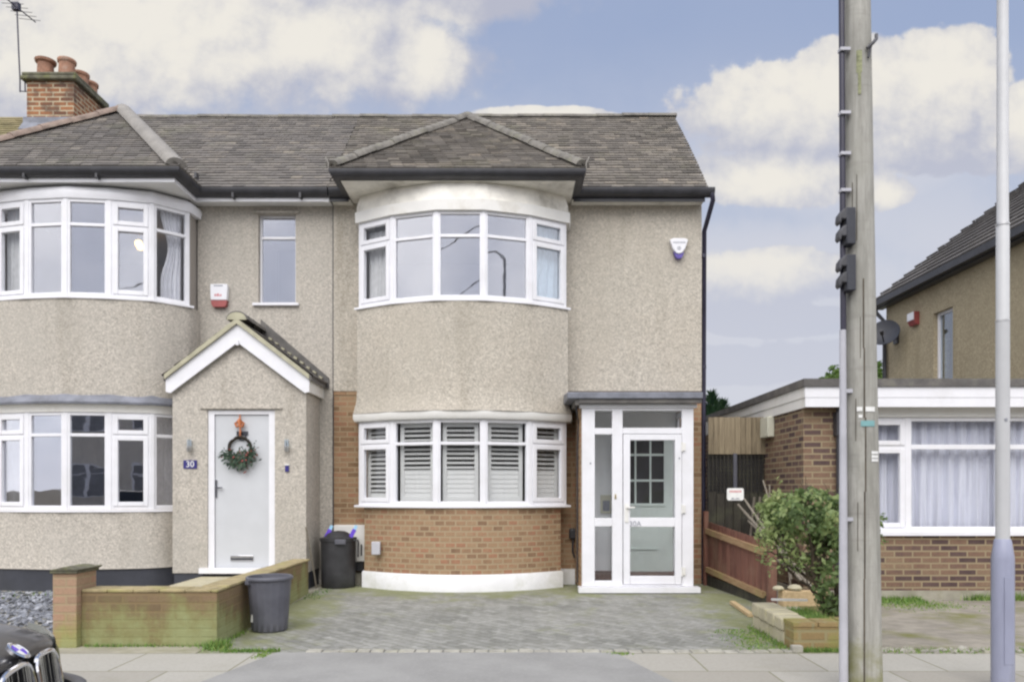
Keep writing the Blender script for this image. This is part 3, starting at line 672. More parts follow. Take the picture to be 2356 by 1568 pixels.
mb = MB(); cap_tiles(mb, (-2.37, 10.0, 5.63), (ap[0] - .02, ap[1], ap[2] + .03), .09); part('hip_tiles', mb, M['hip'], BR)
mb = MB(); cap_tiles(mb, (.935, 10.0, 5.63), (ap[0] + .02, ap[1], ap[2] + .03), .09); cap_tiles(mb, (ap[0], ap[1] - .03, ap[2] + .03), (ap[0], 12.66, ap[2] + .03), .1); part('hip_tiles', mb, M['hip'], BR)
for sx in (-2.41, .975):
    mb = MB(); mb.tube([(sx, 9.99, 5.57), (sx, 9.985, 5.64), (sx + (.03 if sx > 0 else -.03), 9.98, 5.69), (sx + (.035 if sx > 0 else -.035), 9.985, 5.72)], .012, 6); part('hip_iron', mb, M['hip_pale'], BR)
GP = [(0, 5.575), (.085, 5.575), (.105, 5.565), (.105, 5.525), (.075, 5.475), (.03, 5.455), (0, 5.455)]
path = [(-2.56, 10.70), (-2.30, 10.70), (-2.30, 10.08), (.865, 10.08), (.865, 10.70), (2.715, 10.70)]
mb = MB(); mb.sweep(path[:-1] + [(2.83, 10.70)], [(a + .001, z) for a, z in GP]); part('gutter', mb, M['black'], H)
for pa, zb_ in ((path[:2], 5.405), (path[1:5], 5.452), (path[4:], 5.405)): mb = MB(); mb.sweep(pa, [(0, zb_), (0, 5.56), (-.022, 5.56), (-.022, zb_)]); part('fascia', mb, M['black'], H)
mb = MB(); mb.box(-2.275, .84, 10.105, YW - .021, 5.453, 5.475); mb.box(-2.555, -2.28, 10.725, YW - .021, 5.43, 5.445); mb.box(.845, 2.715, 10.725, YW - .021, 5.43, 5.445)
part('soffit', mb, M['soffit'], H)
mb = MB(); mb.tube([(2.80, 10.64, 5.5), (2.81, 10.64, 5.40), (2.79, 10.9, 5.18), (2.775, 10.985, 5.08), (2.765, 10.985, 2.5), (2.758, 10.985, .05)], .034, 10)
for z in (4.7, 3.1, 1.6): mb.tube([(2.762, 10.985, z), (2.762, 10.985, z + .05)], .043, 10); mb.box(2.72, 2.765, 10.98, 10.99, z + .01, z + .04)
part('downpipe', mb, M['black_pipe'], H)
# bay windows
ext = [(JR[0][0] - .03, YW - .03)] + JR + [(JR[-1][0] + .03, YW - .03)]
mb = MB(); mb.sweep(ext, [(.045, 5.062), (.05, 5.205), (.03, 5.213), (-.2, 5.213), (-.2, 5.062)]); part('lintel', mb, M['white2'], H)
mb = MB(); mb.sweep(ext, [(.026, 5.2145), (.02, 5.30), (.0, 5.38), (-.03, 5.452), (-.19, 5.452), (-.19, 5.2145)]); part('lintel_cove', mb, M['soffit'], H)
GL = M['glass_sky']
w = window(H, JR, 3.885, 5.07, 4.735, sash=(0, 4), glass=[M['glass'], GL, GL, GL, M['glass_side']]); sill(w, JR, 3.893)
mb = MB(); mb.sweep(ext, [(.055, 2.30), (.075, 2.335), (.075, 2.40), (-.1, 2.40), (-.1, 2.30)]); part('lintel', mb, M['white2'], H)
w = window(H, JR, 1.14, 2.302, 1.975, sash=(0, 4), glass=M['glass']); sill(w, JR, 1.15)
def room_bay(parent, J, y1, z0, z1, mat):
    mb = MB(); Q = [(p[0] * 1, p[1] + .09) for p in J]; Q[0] = (J[0][0] + .03, J[0][1] + .06); Q[-1] = (J[-1][0] - .03, J[-1][1] + .06); x0, x1 = Q[0][0], Q[-1][0]
    mb.poly([(x, y, z0) for x, y in Q] + [(x1, y1, z0), (x0, y1, z0)]); mb.poly([(x, y, z1) for x, y in Q] + [(x1, y1, z1), (x0, y1, z1)])
    mb.poly([(x0, y1, z0), (x1, y1, z0), (x1, y1, z1), (x0, y1, z1)])
    for xx, yy in ((x0, Q[0][1]), (x1, Q[-1][1])): mb.poly([(xx, yy, z0), (xx, y1, z0), (xx, y1, z1), (xx, yy, z1)])
    return part('room_lining', mb, mat, parent, recalc=False)
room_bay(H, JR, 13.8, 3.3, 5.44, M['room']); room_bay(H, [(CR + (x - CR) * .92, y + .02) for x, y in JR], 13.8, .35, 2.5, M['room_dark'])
# glazed porch
PY = 10.0
def fx(p): return xw(p, PY)
def fz(p): return zw(p, PY)
mb = MB()
def fb(x0, x1, y0, y1, d0=0.0, d1=.07): mb.box(fx(x0), fx(x1), PY + d0, PY + d1, fz(y1), fz(y0))
fb(1338.5, 1368, 938, 1348); fb(1408, 1432, 938, 1348); fb(1568.5, 1595, 938, 1348)
fb(1368, 1408, 938, 944, .001, .069); fb(1368, 1408, 984, 998.5, .001, .069); fb(1368, 1408, 1191, 1210, .001, .069); fb(1368, 1408, 1335, 1348, .001, .069)
fb(1432, 1568.5, 938, 944, .001, .069); fb(1432, 1568.5, 983.5, 997, .001, .069); fb(1432, 1568.5, 1344, 1348, .001, .069)
mb.box(fx(1333), fx(1602), PY - .03, PY + .09, fz(938), fz(929))
PF = part('porch_frame', mb, M['white'], H); bevel(PF, .005, 2)
mb = MB(); mb.box(fx(1330), fx(1608), PY - .08, PY + .10, .012, fz(1348.5)); part('sill', mb, M['white'], PF)
mb = MB(); wl_ = MB(); [mb.box(2.36, 2.395, a, b, c, e) for a, b, c, e in ((10.075, 10.14, .05, 2.45), (10.87, 10.935, .05, 2.45), (10.14, 10.87, .05, .16), (10.14, 10.87, 2.37, 2.45), (10.14, 10.87, .95, 1.01))]; part('porch_side_open', mb, M['white'], H)  # unseen side, left as an open frame to let light into the porch
for (a, b, c, e) in ((1368, 1408, 944, 984), (1368, 1408, 998.5, 1191), (1368, 1408, 1210, 1335), (1432, 1568.5, 944, 983.5)):
    mb = MB(); mb.box(fx(a) - .003, fx(b) + .003, PY + .03, PY + .036, fz(e) - .003, fz(c) + .003); part('pane', mb, M['glass'], PF)
mb = MB()
DX0, DX1 = 1433.5, 1567.5
fb(DX0, 1449, 998.5, 1343, -.012, .05); fb(1552, DX1, 998.5, 1343, -.012, .05)
fb(1449, 1552, 998.5, 1012, -.011, .05); fb(1449, 1552, 1190, 1211, -.011, .05); fb(1449, 1552, 1324, 1343, -.011, .05)
DR = part('door', mb, M['white'], H); bevel(DR, .006, 2)
for (c, e) in ((1012, 1190), (1211, 1324)):
    mb = MB(); mb.box(fx(1449) - .003, fx(1552) + .003, PY + .016, PY + .022, fz(e) - .003, fz(c) + .003); part('pane', mb, M['glass'], DR)
mb = MB(); mb.box(fx(1436), fx(1445), PY - .024, PY - .0125, fz(1200), fz(1158)); mb.beam((fx(1441), PY - .045, fz(1166)), (fx(1459), PY - .045, fz(1166)), .018, .02); mb.beam((fx(1441), PY - .045, fz(1166)), (fx(1441), PY - .02, fz(1166)), .018, .018)
part('handle', mb, M['white2'], DR)
for y in (1027, 1170, 1313): mb = MB(); mb.box(fx(1568.8), fx(1576), PY - .02, PY - .0005, fz(y + 9), fz(y - 9)); mb.tube([(fx(1568), PY - .02, fz(y + 11)), (fx(1568), PY - .02, fz(y - 11))], .010, 8); part('hinge', mb, M['white2'], DR)
for (px, py) in ((1572, 1035), (1572, 1180), (1562, 1053.5), (1358, 1065)): mb = MB(); mb.obox((fx(px), PY - .0135 if px < 1569 and px > 1400 else PY - .003, fz(py)), (.010, 0, 0), (0, .003, 0), (0, 0, .010)); part('screw_cap', mb, M['greyink'], PF)
mb = MB(); mb.tube([(fx(1415.5), PY - .002, fz(1142)), (fx(1415.5), PY - .02, fz(1142))], .012, 12); mb.box(fx(1413.8), fx(1417.2), PY - .006, PY - .0005, fz(1147), fz(1136)); part('lock', mb, M['brass'], PF)
text_mesh('door_number', '30A', .095, (fx(1460.5), PY - .0135, fz(1204)), M['greyink'], DR)
mb = MB()
mb.prism([(fx(1303), 9.86, 2.535), (fx(1303), 9.86, 2.622), (fx(1303), YW - .022, 2.70), (fx(1303), YW - .022, 2.535)], (fx(1611) - fx(1303), 0, 0))
RP = part('porch_roof', mb, M['lead'], H); bevel(RP, .012, 2)
mb = MB(); mb.box(fx(1330), fx(1609), 9.885, 9.97, fz(929) + .002, 2.534); mb.box(fx(1322), fx(1332), 9.90, YW - .03, 2.46, 2.533); part('porch_fascia', mb, M['lead_dark'], RP)
mb = MB(); mb.tube([(fx(1325), 10.02, 2.46), (fx(1328), 10.05, 2.36), (fx(1335), 10.30, 2.25), (.885, 10.3, 1.9), (.885, 10.3, .1)], .011, 8); part('porch_drain', mb, M['black'], H)
mb = MB(); mb.box(.99, 2.355, YW - .012, YW - .004, .05, 2.46); mb.box(.986, .994, 10.08, YW - .015, .05, 2.46); mb.box(.99, 2.35, 10.08, YW - .015, 2.455, 2.468); part('porch_lining', mb, M['porch_wall'], H)
mb = MB(); mb.box(.95, 2.38, 10.08, YW - .012, .02, .075); part('porch_floor', mb, M['mat_brown'], H)
mb = MB(); mb.box(1.0, 2.34, 10.45, 10.92, .077, .195); part('inner_step', mb, M['mat_brown'], H)
IY = 10.80
def ix(p): return xw(p, IY)
def iz(p): return zw(p, IY)
mb = MB(); xs = [1432, 1459.5, 1463.5, 1494, 1498, 1527]; zs = [1013, 1043, 1048, 1102, 1107, 1157]
hol = [(ix(xs[a]), ix(xs[a + 1]), iz(zs[b + 1]), iz(zs[b])) for a in (0, 2, 4) for b in (0, 2, 4)]
wallpanel(mb, ix(1411), ix(1547), .197, 2.06, IY, IY + .045, hol)
mb.box(ix(1430), ix(1529), IY - .02, IY - .001, iz(1163), iz(1158.5)); mb.box(ix(1425), ix(1512), IY - .018, IY - .001, iz(1263), iz(1260))
IDR = part('inner_door', mb, M['door_green'], H)
mb = MB()
for h in hol: mb.box(h[0] - .005, h[1] + .005, IY + .018, IY + .024, h[2] - .005, h[3] + .005)
part('pane', mb, M['dark'], IDR)
mb = MB(); mb.box(1.27, 1.52, YW - .04, YW - .013, 1.02, 1.28); pq = part('porch_plaque', mb, M['cream_box'], H)
mb = MB(); mb.box(1.30, 1.40, YW - .044, YW - .0405, 1.05, 1.2); mb.box(1.42, 1.5, YW - .044, YW - .0405, 1.05, 1.09); part('print', mb, M['greyink'], pq)

# ================================================================== HOUSE NUMBER 30 (pebbledash)
CL = -5.93
JL = [(CL + a, y) for a, y in ((-1.42, 10.65), (-1.06, 10.30), (-.55, 10.165), (0, 10.10), (.55, 10.165), (1.06, 10.30), (1.42, 10.65))]
PL = bay_path(JL, CL)
G = thing('terraced_house', (-5.2, YW, 0), 'pebbledashed terraced house with two white bay windows, a gabled porch, grey door and dark plinth', 'house')
mb = MB()
NW = (-3.647, -3.11, 4.01, 5.316)
fw_ = MB(); wallpanel(fw_, -7.85, -7.34, 0, 5.45, YW, YW + .25); part('front_wall', fw_, M['dash_grey'], G); wallpanel(mb, -4.52, -2.570, 0, 5.45, YW, YW + .25, [NW])
for pf in ([(.02, 2.60), (.02, 3.90), (-.1, 3.90), (-.1, 2.60)], [(.035, .30), (.02, .36), (.02, 1.09), (-.1, 1.09), (-.1, .30)]): bw = MB(); bw.sweep(PL, pf); part('bay_wall', bw, M['dash_grey'], G)
bk = MB(); bk.box(-7.85, -2.6, 14.65, 14.9, 0, 5.45); part('back_wall', bk, M['dash_grey'], G)
bk = MB(); bk.box(-2.573, -2.5625, YW - .0235, YW + .05, 0, 5.42); part('party_joint', bk, M['plinth_dark'], G)
part('wall', mb, M['dash_grey'], G)
mb = MB(); mb.sweep(PL, [(.01, 0), (.01, .312), (-.09, .312), (-.09, 0)]); PD = part('plinth', mb, M['plinth_dark'], G)
mb = MB(); mb.box(NW[0] - .05, NW[1] + .05, YW - .04, YW - .001, 5.318, 5.345); part('lintel', mb, M['dash_grey'], G)
mb = roof_main(-7.85, -2.566, M['tile_old'], .1, .165); RL = part('roof', mb, M['tile_old'], G)
mb = MB(); cap_tiles(mb, (-7.1, 12.86, 7.635), (-2.57, 12.86, 7.635), .085); part('ridge_tiles', mb, M['hip'], RL)
apL = (-6.15, 12.03, 7.33)
BL = part('bay_roof', bay_roof(-7.94, -4.345, 9.92, apL, M['tile_old']), M['tile_old'], G)
mb = MB(); cap_tiles(mb, (-4.385, 9.96, 5.63), (apL[0] + .02, apL[1], apL[2] + .045), .115, 3); part('hip_tiles', mb, M['hip_pale'], BL, 'pale smooth mortar hip on the side towards the flat wall')
mb = MB(); cap_tiles(mb, (-7.9, 9.96, 5.63), (apL[0] - .02, apL[1], apL[2] + .045), .10); cap_tiles(mb, (apL[0], apL[1] - .03, apL[2] + .03), (apL[0], 12.52, apL[2] + .03), .12); part('hip_tiles', mb, M['hip_red'], BL)
path = [(-7.84, 10.02), (-4.445, 10.02), (-4.445, 10.70), (-2.578, 10.70)]
mb = MB(); mb.sweep(path, [(a + .001, z) for a, z in GP])
for px in (55, 222, 455 - 5):
    X = xw(px, 9.95); mb.box(X - .015, X + .015, 9.935, 10.018, 5.43, 5.50)
for px in (535, 690): X = xw(px, 10.62); mb.box(X - .015, X + .015, 10.61, 10.698, 5.43, 5.50)
part('gutter', mb, M['black'], G)
mb = MB(); mb.sweep(path[:-1] + [(-2.63, 10.70)], [(0, 5.405), (0, 5.56), (-.022, 5.56), (-.022, 5.405)]); mb.box(-2.628, -2.575, 10.70, 10.722, 5.40, 5.555); part('fascia', mb, M['white'], G)
mb = MB(); mb.box(-7.83, -4.475, 10.045, YW - .001, 5.425, 5.445); mb.box(-4.47, -2.578, 10.725, YW - .001, 5.425, 5.445); part('soffit', mb, M['soffit_clean'], G)
extL = [(JL[0][0] - .03, YW - .02)] + JL + [(JL[-1][0] + .03, YW - .02)]
mb = MB(); mb.sweep(extL, [(.02, 5.225), (.035, 5.30), (.02, 5.36), (-.05, 5.41), (-.13, 5.424), (-.2, 5.424), (-.2, 5.225)]); part('lintel', mb, M['white'], G)
w = window(G, JL, 3.92, 5.23, 4.885, sash=(1, 4), glass=[M['glass'], M['glass'], GL, GL, GL, M['glass']], st=.06); sill(w, JL, 3.928)
mb = MB(); mb.sweep(extL, [(.02, 2.39), (.03, 2.45), (.06, 2.49), (-.1, 2.49), (-.1, 2.39)]); part('lintel', mb, M['white2'], G)
mb = MB(); mb.sweep(extL, [(.10, 2.492), (.105, 2.52), (.06, 2.575), (.022, 2.625), (-.09, 2.625), (-.09, 2.492)]); part('lead_flashing', mb, M['lead'], G)
w = window(G, JL, 1.085, 2.395, 2.085, sash=(1, 4), glass=M['glass_low'], st=.06); sill(w, JL, 1.093)
wj = [(NW[0], YW + .075), (NW[1], YW + .075)]
w = window(G, wj, NW[2] + .02, NW[3], 4.995, glass=GL, st=.028, ft=.03, fb=.035, tr=.04)
mb = MB(); mb.box(NW[0] - .07, NW[1] + .05, YW - .05, YW + .08, NW[2] - .015, NW[2] + .02); part('sill', mb, M['white'], w)
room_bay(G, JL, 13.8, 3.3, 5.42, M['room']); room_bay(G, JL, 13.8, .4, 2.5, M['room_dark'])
room(G, -4.0, -2.7, YW + .252, 13, 3.4, 5.43, M['room'])
# porch of number 30
QY = 10.20
def qx(p, Y=QY): return xw(p, Y)
def qz(p, Y=QY): return zw(p, Y)
D0, D1, DZ0, DZ1 = qx(477), qx(632), qz(1305), qz(942)
mb = MB(); wallpanel(mb, -4.55, -2.76, .24, 2.70, QY, QY + .2, [(D0, D1, .24, DZ1)])
mb.prism([(-4.55, QY, 2.70), (-2.76, QY, 2.70), (-2.76, QY, 2.74), (-3.655, QY, 3.46), (-4.55, QY, 2.74)], (0, .2, 0))
mb.box(-4.55, -4.37, QY + .2, YW, .24, 2.74); mb.box(-2.94, -2.76, QY + .2, YW, .24, 2.74)
mb.box(D0 - .09, D1 + .10, QY - .028, QY - .001, DZ1 + .012, DZ1 + .03)
part('porch_wall', mb, M['dash_grey'], G)
mb = MB(); mb.box(-4.535, -2.775, QY + .015, QY + .19, 0, .238); mb.box(-4.535, -4.38, QY + .19, YW, 0, .238); mb.box(-2.93, -2.775, QY + .19, YW, 0, .238); part('plinth', mb, M['plinth_dark'], G)
mb = MB(); AXP, AZ = -3.655, 3.56; sl = .766
def zr(x): return AZ - sl * abs(x - AXP)
for sg in (-1, 1):
    xe = AXP + sg * .985
    mb.prism([(AXP, 10.12, AZ), (xe, 10.12, zr(xe)), (xe, 10.12, zr(xe) + .065), (AXP, 10.12, AZ + .075)], (0, YW - 10.121, 0), .4)
    L = math.hypot(.985, .985 * sl); V = Vector((-sg * .985, 0, .985 * sl)) / L; N = Vector((sg * sl, 0, 1)).normalized()
    roof_tiles(mb, (xe + sg * .02, 0, zr(xe) + .06), (0, 1, 0), V, N, L, .22, .27, lambda h: 10.13, lambda h: YW - .01)
PRF = part('porch_roof', mb, M['tile_slate'], G)
mb = MB()
for sg in (-1, 1):
    xe = AXP + sg * .96
    mb.prism([(AXP, 10.09, AZ), (xe, 10.09, zr(xe)), (xe, 10.09, zr(xe) + .062), (AXP, 10.09, AZ + .072)], (0, .03, 0))
mb.prism([(AXP + .13 * math.cos(a), 10.088, AZ + .05 + .10 * math.sin(a)) for a in [math.pi * k / 8 for k in range(9)]], (0, .03, 0))
part('verge', mb, M['cream'], PRF)
mb = MB(); cap_tiles(mb, (AXP, 10.10, AZ + .105), (AXP, YW, AZ + .105), .12); part('ridge_tiles', mb, M['lead_dark'], PRF)
mb = MB()
for sg in (-1, 1): mb.prism([(AXP + sg * .05, YW - .03, AZ - .02), (AXP + sg * .05, YW - .03, AZ + .24), (AXP + sg * 1.03, YW - .03, zr(AXP + 1.0) + .165), (AXP + sg * 1.03, YW - .03, zr(AXP + 1.0))], (0, .029, 0))
part('flashing', mb, M['lead_dark'], PRF)
mb = MB()
for k in range(9):
    f = .2 + .09 * k; xx = AXP + f * 1.0; mb.obox((xx, YW - .05, zr(xx) + .10 + random.uniform(-.005, .01)), (.022, 0, -.012), (0, .03, 0), (.006, 0, .014))
part('mortar_dabs', mb, M['cream'], PRF)
mb = MB()
for sg in (-1, 1):
    xe = AXP + sg * .955
    mb.prism([(AXP, 10.13, AZ - .001), (xe, 10.13, zr(xe)), (xe, 10.13, zr(xe) - .17), (xe - sg * .06, 10.13, zr(xe) - .185), (AXP, 10.13, AZ - .245)], (0, .025, 0))
mb.tube([(AXP, 10.125, AZ - .22), (AXP, 10.125, AZ - .285)], .022, 10)
part('bargeboard', mb, M['white'], PRF)
for sg in (-1, 1): xe = AXP + sg * .952; mb = MB(); mb.box(min(xe, xe - sg * .03), max(xe, xe - sg * .03), 10.157, YW - .002, zr(xe) - .172, zr(xe) - .005); part('porch_fascia', mb, M['white2'], PRF)
mb = MB(); fw = .085
mb.box(D0 + .002, D0 + fw, QY + .02, QY + .1, DZ0 - .03, DZ1 - .002); mb.box(D1 - fw, D1 - .002, QY + .02, QY + .1, DZ0 - .03, DZ1 - .002); mb.box(D0 + fw, D1 - fw, QY + .021, QY + .1, DZ1 - .06, DZ1 - .002)
mb.box(D0 - .09, D1 - .04, QY - .07, QY + .019, DZ0 - .07, DZ0); mb.box(D0 + .003, D1 - .003, QY + .0195, QY + .19, DZ0 - .07, DZ0 - .03); mb.box(D0 + .003, D1 - .003, QY + .02, QY + .19, .24, DZ0 - .07)
DF = part('door_frame', mb, M['white'], G); bevel(DF, .005, 2)
mb = MB(); mb.box(D0 + fw + .004, D1 - fw - .004, QY + .045, QY + .09, DZ0 - .02, DZ1 - .065); D30 = part('door', mb, M['door_grey'], G); bevel(D30, .004, 2)
mb = MB(); mb.box(qx(493), qx(497.5), QY + .028, QY + .0445, qz(1143), qz(1103)); mb.beam((qx(495), QY + .005, qz(1121)), (qx(511), QY + .005, qz(1121)), .016, .018); mb.beam((qx(495), QY + .005, qz(1121)), (qx(495), QY + .03, qz(1121)), .016, .016); part('handle', mb, M['chrome'], D30)
mb = MB(); mb.box(qx(494), qx(496.5), QY + .0275, QY + .030, qz(1118), qz(1104)); part('handle_plate', mb, M['plinth_dark'], D30); mb = MB(); mb.box(qx(494), qx(496.5), QY + .0275, QY + .030, qz(1142), qz(1126)); part('handle_plate', mb, M['plinth_dark'], D30)
mb = MB(); mb.box(qx(527.5), qx(581), QY + .03, QY + .0445, qz(1290), qz(1277)); lb = part('letterbox', mb, M['chrome'], D30); bevel(lb, .004, 2)
mb = MB(); mb.box(qx(529), qx(580), QY + .027, QY + .0295, qz(1287.5), qz(1283)); part('flap', mb, M['plinth_dark'], lb)
mb = MB(); mb.box(qx(542), qx(568), QY + .03, QY + .0445, qz(1000), qz(991)); mb.tube([(qx(555) + .05 * math.cos(a), QY + .028, qz(1003) + .05 * math.sin(a)) for a in [2 * math.pi * k / 16 for k in range(17)]], .009, 6); part('knocker', mb, M['plinth_dark'], D30)
mb = MB(); mb.box(-4.16, -3.25, 9.10, QY - .005, 0, .195); part('doorstep', mb, M['coping'], G)
# chimney on the party wall beyond the bay
mb = MB(); mb.box(-7.97, -7.20, 12.50, 13.45, 6.6, 8.06); CHM = part('chimney', mb, M['brick_red'], G)
mb = MB(); mb.box(-8.045, -7.13, 12.43, 13.53, 8.06, 8.13); mb.box(-8.03, -7.145, 12.445, 13.515, 8.131, 8.19); o = part('cap', mb, M['cap_stone'], CHM); bevel(o, .02, 2)
for k, (px, yy) in enumerate(((105, 12.68), (154, 12.68), (185, 13.05), (206, 13.36))):
    X = xw(px, yy); h = .31 if k < 2 else .29
    mb = MB(); mb.lathe([(.135, 0), (.13, .03), (.122, h - .10), (.122, h - .07), (.142 if k else .155, h - .05), (.146 if k else .165, h - .012), (.14, h), (.115, h), (.105, h - .2)], (X, yy, 8.19), 18); part('pot', mb, M['terracotta'], CHM)
mb = MB(); mb.prism([(-8.02, 12.36, 7.19), (-7.16, 12.36, 7.19), (-7.16, 12.49, 7.36), (-8.02, 12.49, 7.36)], (0, -.01, .02)); mb.box(-8.02, -7.16, 12.475, 12.497, 7.3, 7.46); part('flashing', mb, M['lead'], CHM)

# neighbour further along: only its lichened roof shows left of the chimney
N3 = thing('terraced_house', (-10.5, YW, 0), 'terraced house whose lichen-yellow roof shows left of the brick chimney', 'house')
mb = MB(); wallpanel(mb, -13.2, -7.856, 0, 5.45, YW, YW + .25, [(-10.6, -9.2, 3.9, 5.2), (-10.6, -9.2, 1.1, 2.4)]); mb.box(-13.2, -7.86, 14.65, 14.9, 0, 5.45); part('wall', mb, M['dash_grey'], N3)
mb = roof_main(-13.2, -7.856, M['tile_yellow']); part('roof', mb, M['tile_yellow'], N3)
for z in (3.9, 1.1):
    window(N3, [(-10.6, YW + .05), (-9.9, YW + .05), (-9.2, YW + .05)], z, z + 1.3, z + .95, glass=M['glass_low'])
mb = MB(); mb.sweep([(-13.2, 10.70), (-7.87, 10.70)], [(a + .001, z) for a, z in GP]); part('gutter', mb, M['black'], N3)

# ================================================================== HOUSES TO THE RIGHT
EY = 9.40
E = thing('brick_extension', (6.5, EY, 0), 'flat-roofed brown brick extension with white fascia and a wide net-curtained window', 'extension')
WZ0, WZ1 = zw(1228, EY), zw(958, EY)
mb = MB(); wallpanel(mb, 3.60, 10.0, .115, 2.40, EY, EY + .22, [(4.37, 6.85, WZ0, 2.40)])
mb.box(3.60, 3.82, EY + .22, 16, .115, 2.40); mb.box(9.78, 10, EY + .22, 16, .115, 2.40); mb.box(3.82, 9.78, 15.8, 16, .115, 2.40)
part('wall', mb, M['brick_dark'], E)
mb = MB(); mb.box(3.585, 10.01, EY - .02, 16.01, 0, .113); part('plinth', mb, M['concrete'], E)
mb = MB(); mb.box(3.53, 10.1, EY - .20, 16.1, 2.606, 2.70); part('flat_roof', mb, M['lead_dark'], E)
mb = MB(); mb.box(3.555, 10.05, EY - .175, EY - .15, 2.475, 2.604); mb.box(3.56, 10.05, EY - .17, EY - .15, 2.36, 2.473); part('fascia', mb, M['white'], E)
mb = MB(); mb.box(3.558, 3.578, EY - .149, 16, 2.48, 2.604); mb.box(3.570, 3.59, EY - .149, 16, 2.36, 2.478); part('side_fascia', mb, M['white2'], E)
mb = MB(); mb.box(3.59, 10, EY - .149, EY - .001, 2.402, 2.42); part('soffit', mb, M['white2'], E)
mb = MB(); mb.box(4.37, 6.85, EY + .01, EY + .15, WZ1, 2.40); part('lintel', mb, M['white2'], E)
wj = [(4.37, EY + .05), (xw(2092, EY), EY + .05), (xw(2308, EY), EY + .05), (6.85, EY + .05)]
w = window(E, wj, WZ0 + .03, WZ1, zw(1027, EY), sash=(0,), glass=M['glass'], st=.05, tr=.06)
mb = MB(); mb.box(4.33, 6.89, EY - .05, EY + .1, WZ0 - .015, WZ0 + .03); part('sill', mb, M['white'], w)
mb = MB(); mb.tube([(xw(1925, EY), EY - .06, 2.36), (xw(1925, EY), EY - .06, .1)], .035, 10); mb.box(xw(1925, EY) - .05, xw(1925, EY) + .05, EY - .11, EY - .002, 2.02, 2.3); part('downpipe', mb, M['black'], E)
room(E, 4.0, 9.7, EY + .225, 13, .2, 2.395, M['room'])
mb = curtain_sheet((4.40, EY + .23), (6.84, EY + .23), WZ0 + .06, WZ1 - .02, 15, .040, n=360)
single('net_curtain', mb, M['net'], 'white net curtain in deep folds behind the wide window of the brick extension', 'curtain')
mb = MB(); mb.box(3.50, 3.597, 10.42, 10.74, 2.08, 2.36); o = single('junction_box', mb, M['cream_box'], 'cream box high on the side wall of the brick extension', 'wall box'); bevel(o, .012, 2)

B = thing('detached_house', (11, 13, 0), 'tan pebbledashed house with a steep grey tiled roof rising behind the brick extension', 'house')
mb = MB()
for (a, b, c, e) in ((9.0, 13.12, 0, 5.15), (13.12, 13.72, 0, 2.95), (13.12, 13.72, 4.52, 5.15), (13.72, 15.45, 0, 5.15)): mb.box(7.6, 7.85, a, b, c, e)
mb.box(7.85, 15, 15.2, 15.45, 0, 5.15); mb.box(7.85, 15, 9.0, 9.25, 0, 5.15); mb.prism([(7.65, 15.2, 5.15), (15, 15.2, 5.15), (11.4, 15.2, 8.0)], (0, .248, 0)); mb.prism([(7.65, 9.0, 5.15), (15, 9.0, 5.15), (11.4, 9.0, 8.0)], (0, .248, 0))
part('wall', mb, M['dash_tan'], B)
mb = MB(); ct, st_ = math.cos(R(38)), math.sin(R(38)); LR = 4.15 / ct
mb.prism([(7.42, 8.8, 5.19), (11.55, 8.8, 8.42), (15.6, 8.8, 5.19)], (0, 6.85, 0), .4)
roof_tiles(mb, (7.36, 0, 5.17), (0, 1, 0), (ct, 0, st_), (-st_, 0, ct), LR, .30, .33, lambda h: 8.8, lambda h: 15.66, lift=.045, jit=.003)
part('roof', mb, M['tile_slate'], B)
mb = MB(); mb.box(7.34, 7.45, 8.8, 15.66, 5.06, 5.175); mb.box(7.452, 7.598, 8.8, 15.6, 5.03, 5.06); part('gutter', mb, M['black'], B)
mb = MB(); mb.tube([(7.40, 15.5, 5.06), (7.42, 15.5, 4.95), (7.54, 15.4, 4.75), (7.54, 15.4, .1)], .04, 8); part('downpipe', mb, M['black'], B)
w = window(B, [(7.67, 13.72), (7.67, 13.12)], 2.95, 4.52, None, glass=M['glass_side'], st=.06)
mb = MB(); mb.box(7.575, 7.72, 13.08, 13.76, 2.93, 2.96); part('sill', mb, M['white'], w)
mb = MB(); mb.poly([(8.2, 12.6, 2.7), (8.2, 14.2, 2.7), (8.2, 14.2, 4.9), (8.2, 12.6, 4.9)]); part('room_lining', mb, M['curtain_pale'], B)
A2 = thing('alarm_box', (7.6, 14.3, 4.45), 'small red and white alarm box on the tan pebbledash wall', 'alarm box')
mb = MB(); mb.prism([(7.598, 14.19, 4.44), (7.598, 14.19, 4.68), (7.50, 14.19, 4.68), (7.50, 14.19, 4.52), (7.54, 14.19, 4.44)], (0, .24, 0)); part('housing', mb, M['red'], A2)
mb = MB(); mb.box(7.485, 7.499, 14.20, 14.42, 4.53, 4.675); part('face_plate', mb, M['white'], A2)
S2 = thing('satellite_dish', (7.6, 15.0, 4.3), 'dark satellite dish on a bracket at the corner of the tan house', 'satellite dish')
dn = Vector((-.55, -.72, .40)).normalized(); q = dn.to_track_quat('Z', 'Y').to_matrix(); dc = Vector((7.28, 14.85, 4.38))
mb = MB(); mb.lathe([(.0, .0), (.12, .012), (.21, .045), (.28, .085), (.284, .075), (.21, .03), (.12, -.004), (.0, -.02)], dc, 24, ax=q, capb=False, capt=False); part('dish', mb, M['plinth_dark'], S2)
mb = MB(); mb.tube([dc, (7.40, 15.0, 4.33), (7.60, 15.02, 4.33)], .025, 8); mb.box(7.56, 7.598, 14.94, 15.10, 4.23, 4.43); part('bracket', mb, M['black'], S2)
mb = MB(); mb.tube([dc - Vector((0, 0, .25)), dc + dn * .3 - Vector((0, 0, .15))], .014, 6); mb.tube([dc + dn * .28 - Vector((0, 0, .15)), dc + dn * .38 - Vector((0, 0, .13))], .035, 8); part('feed_arm', mb, M['black'], S2)

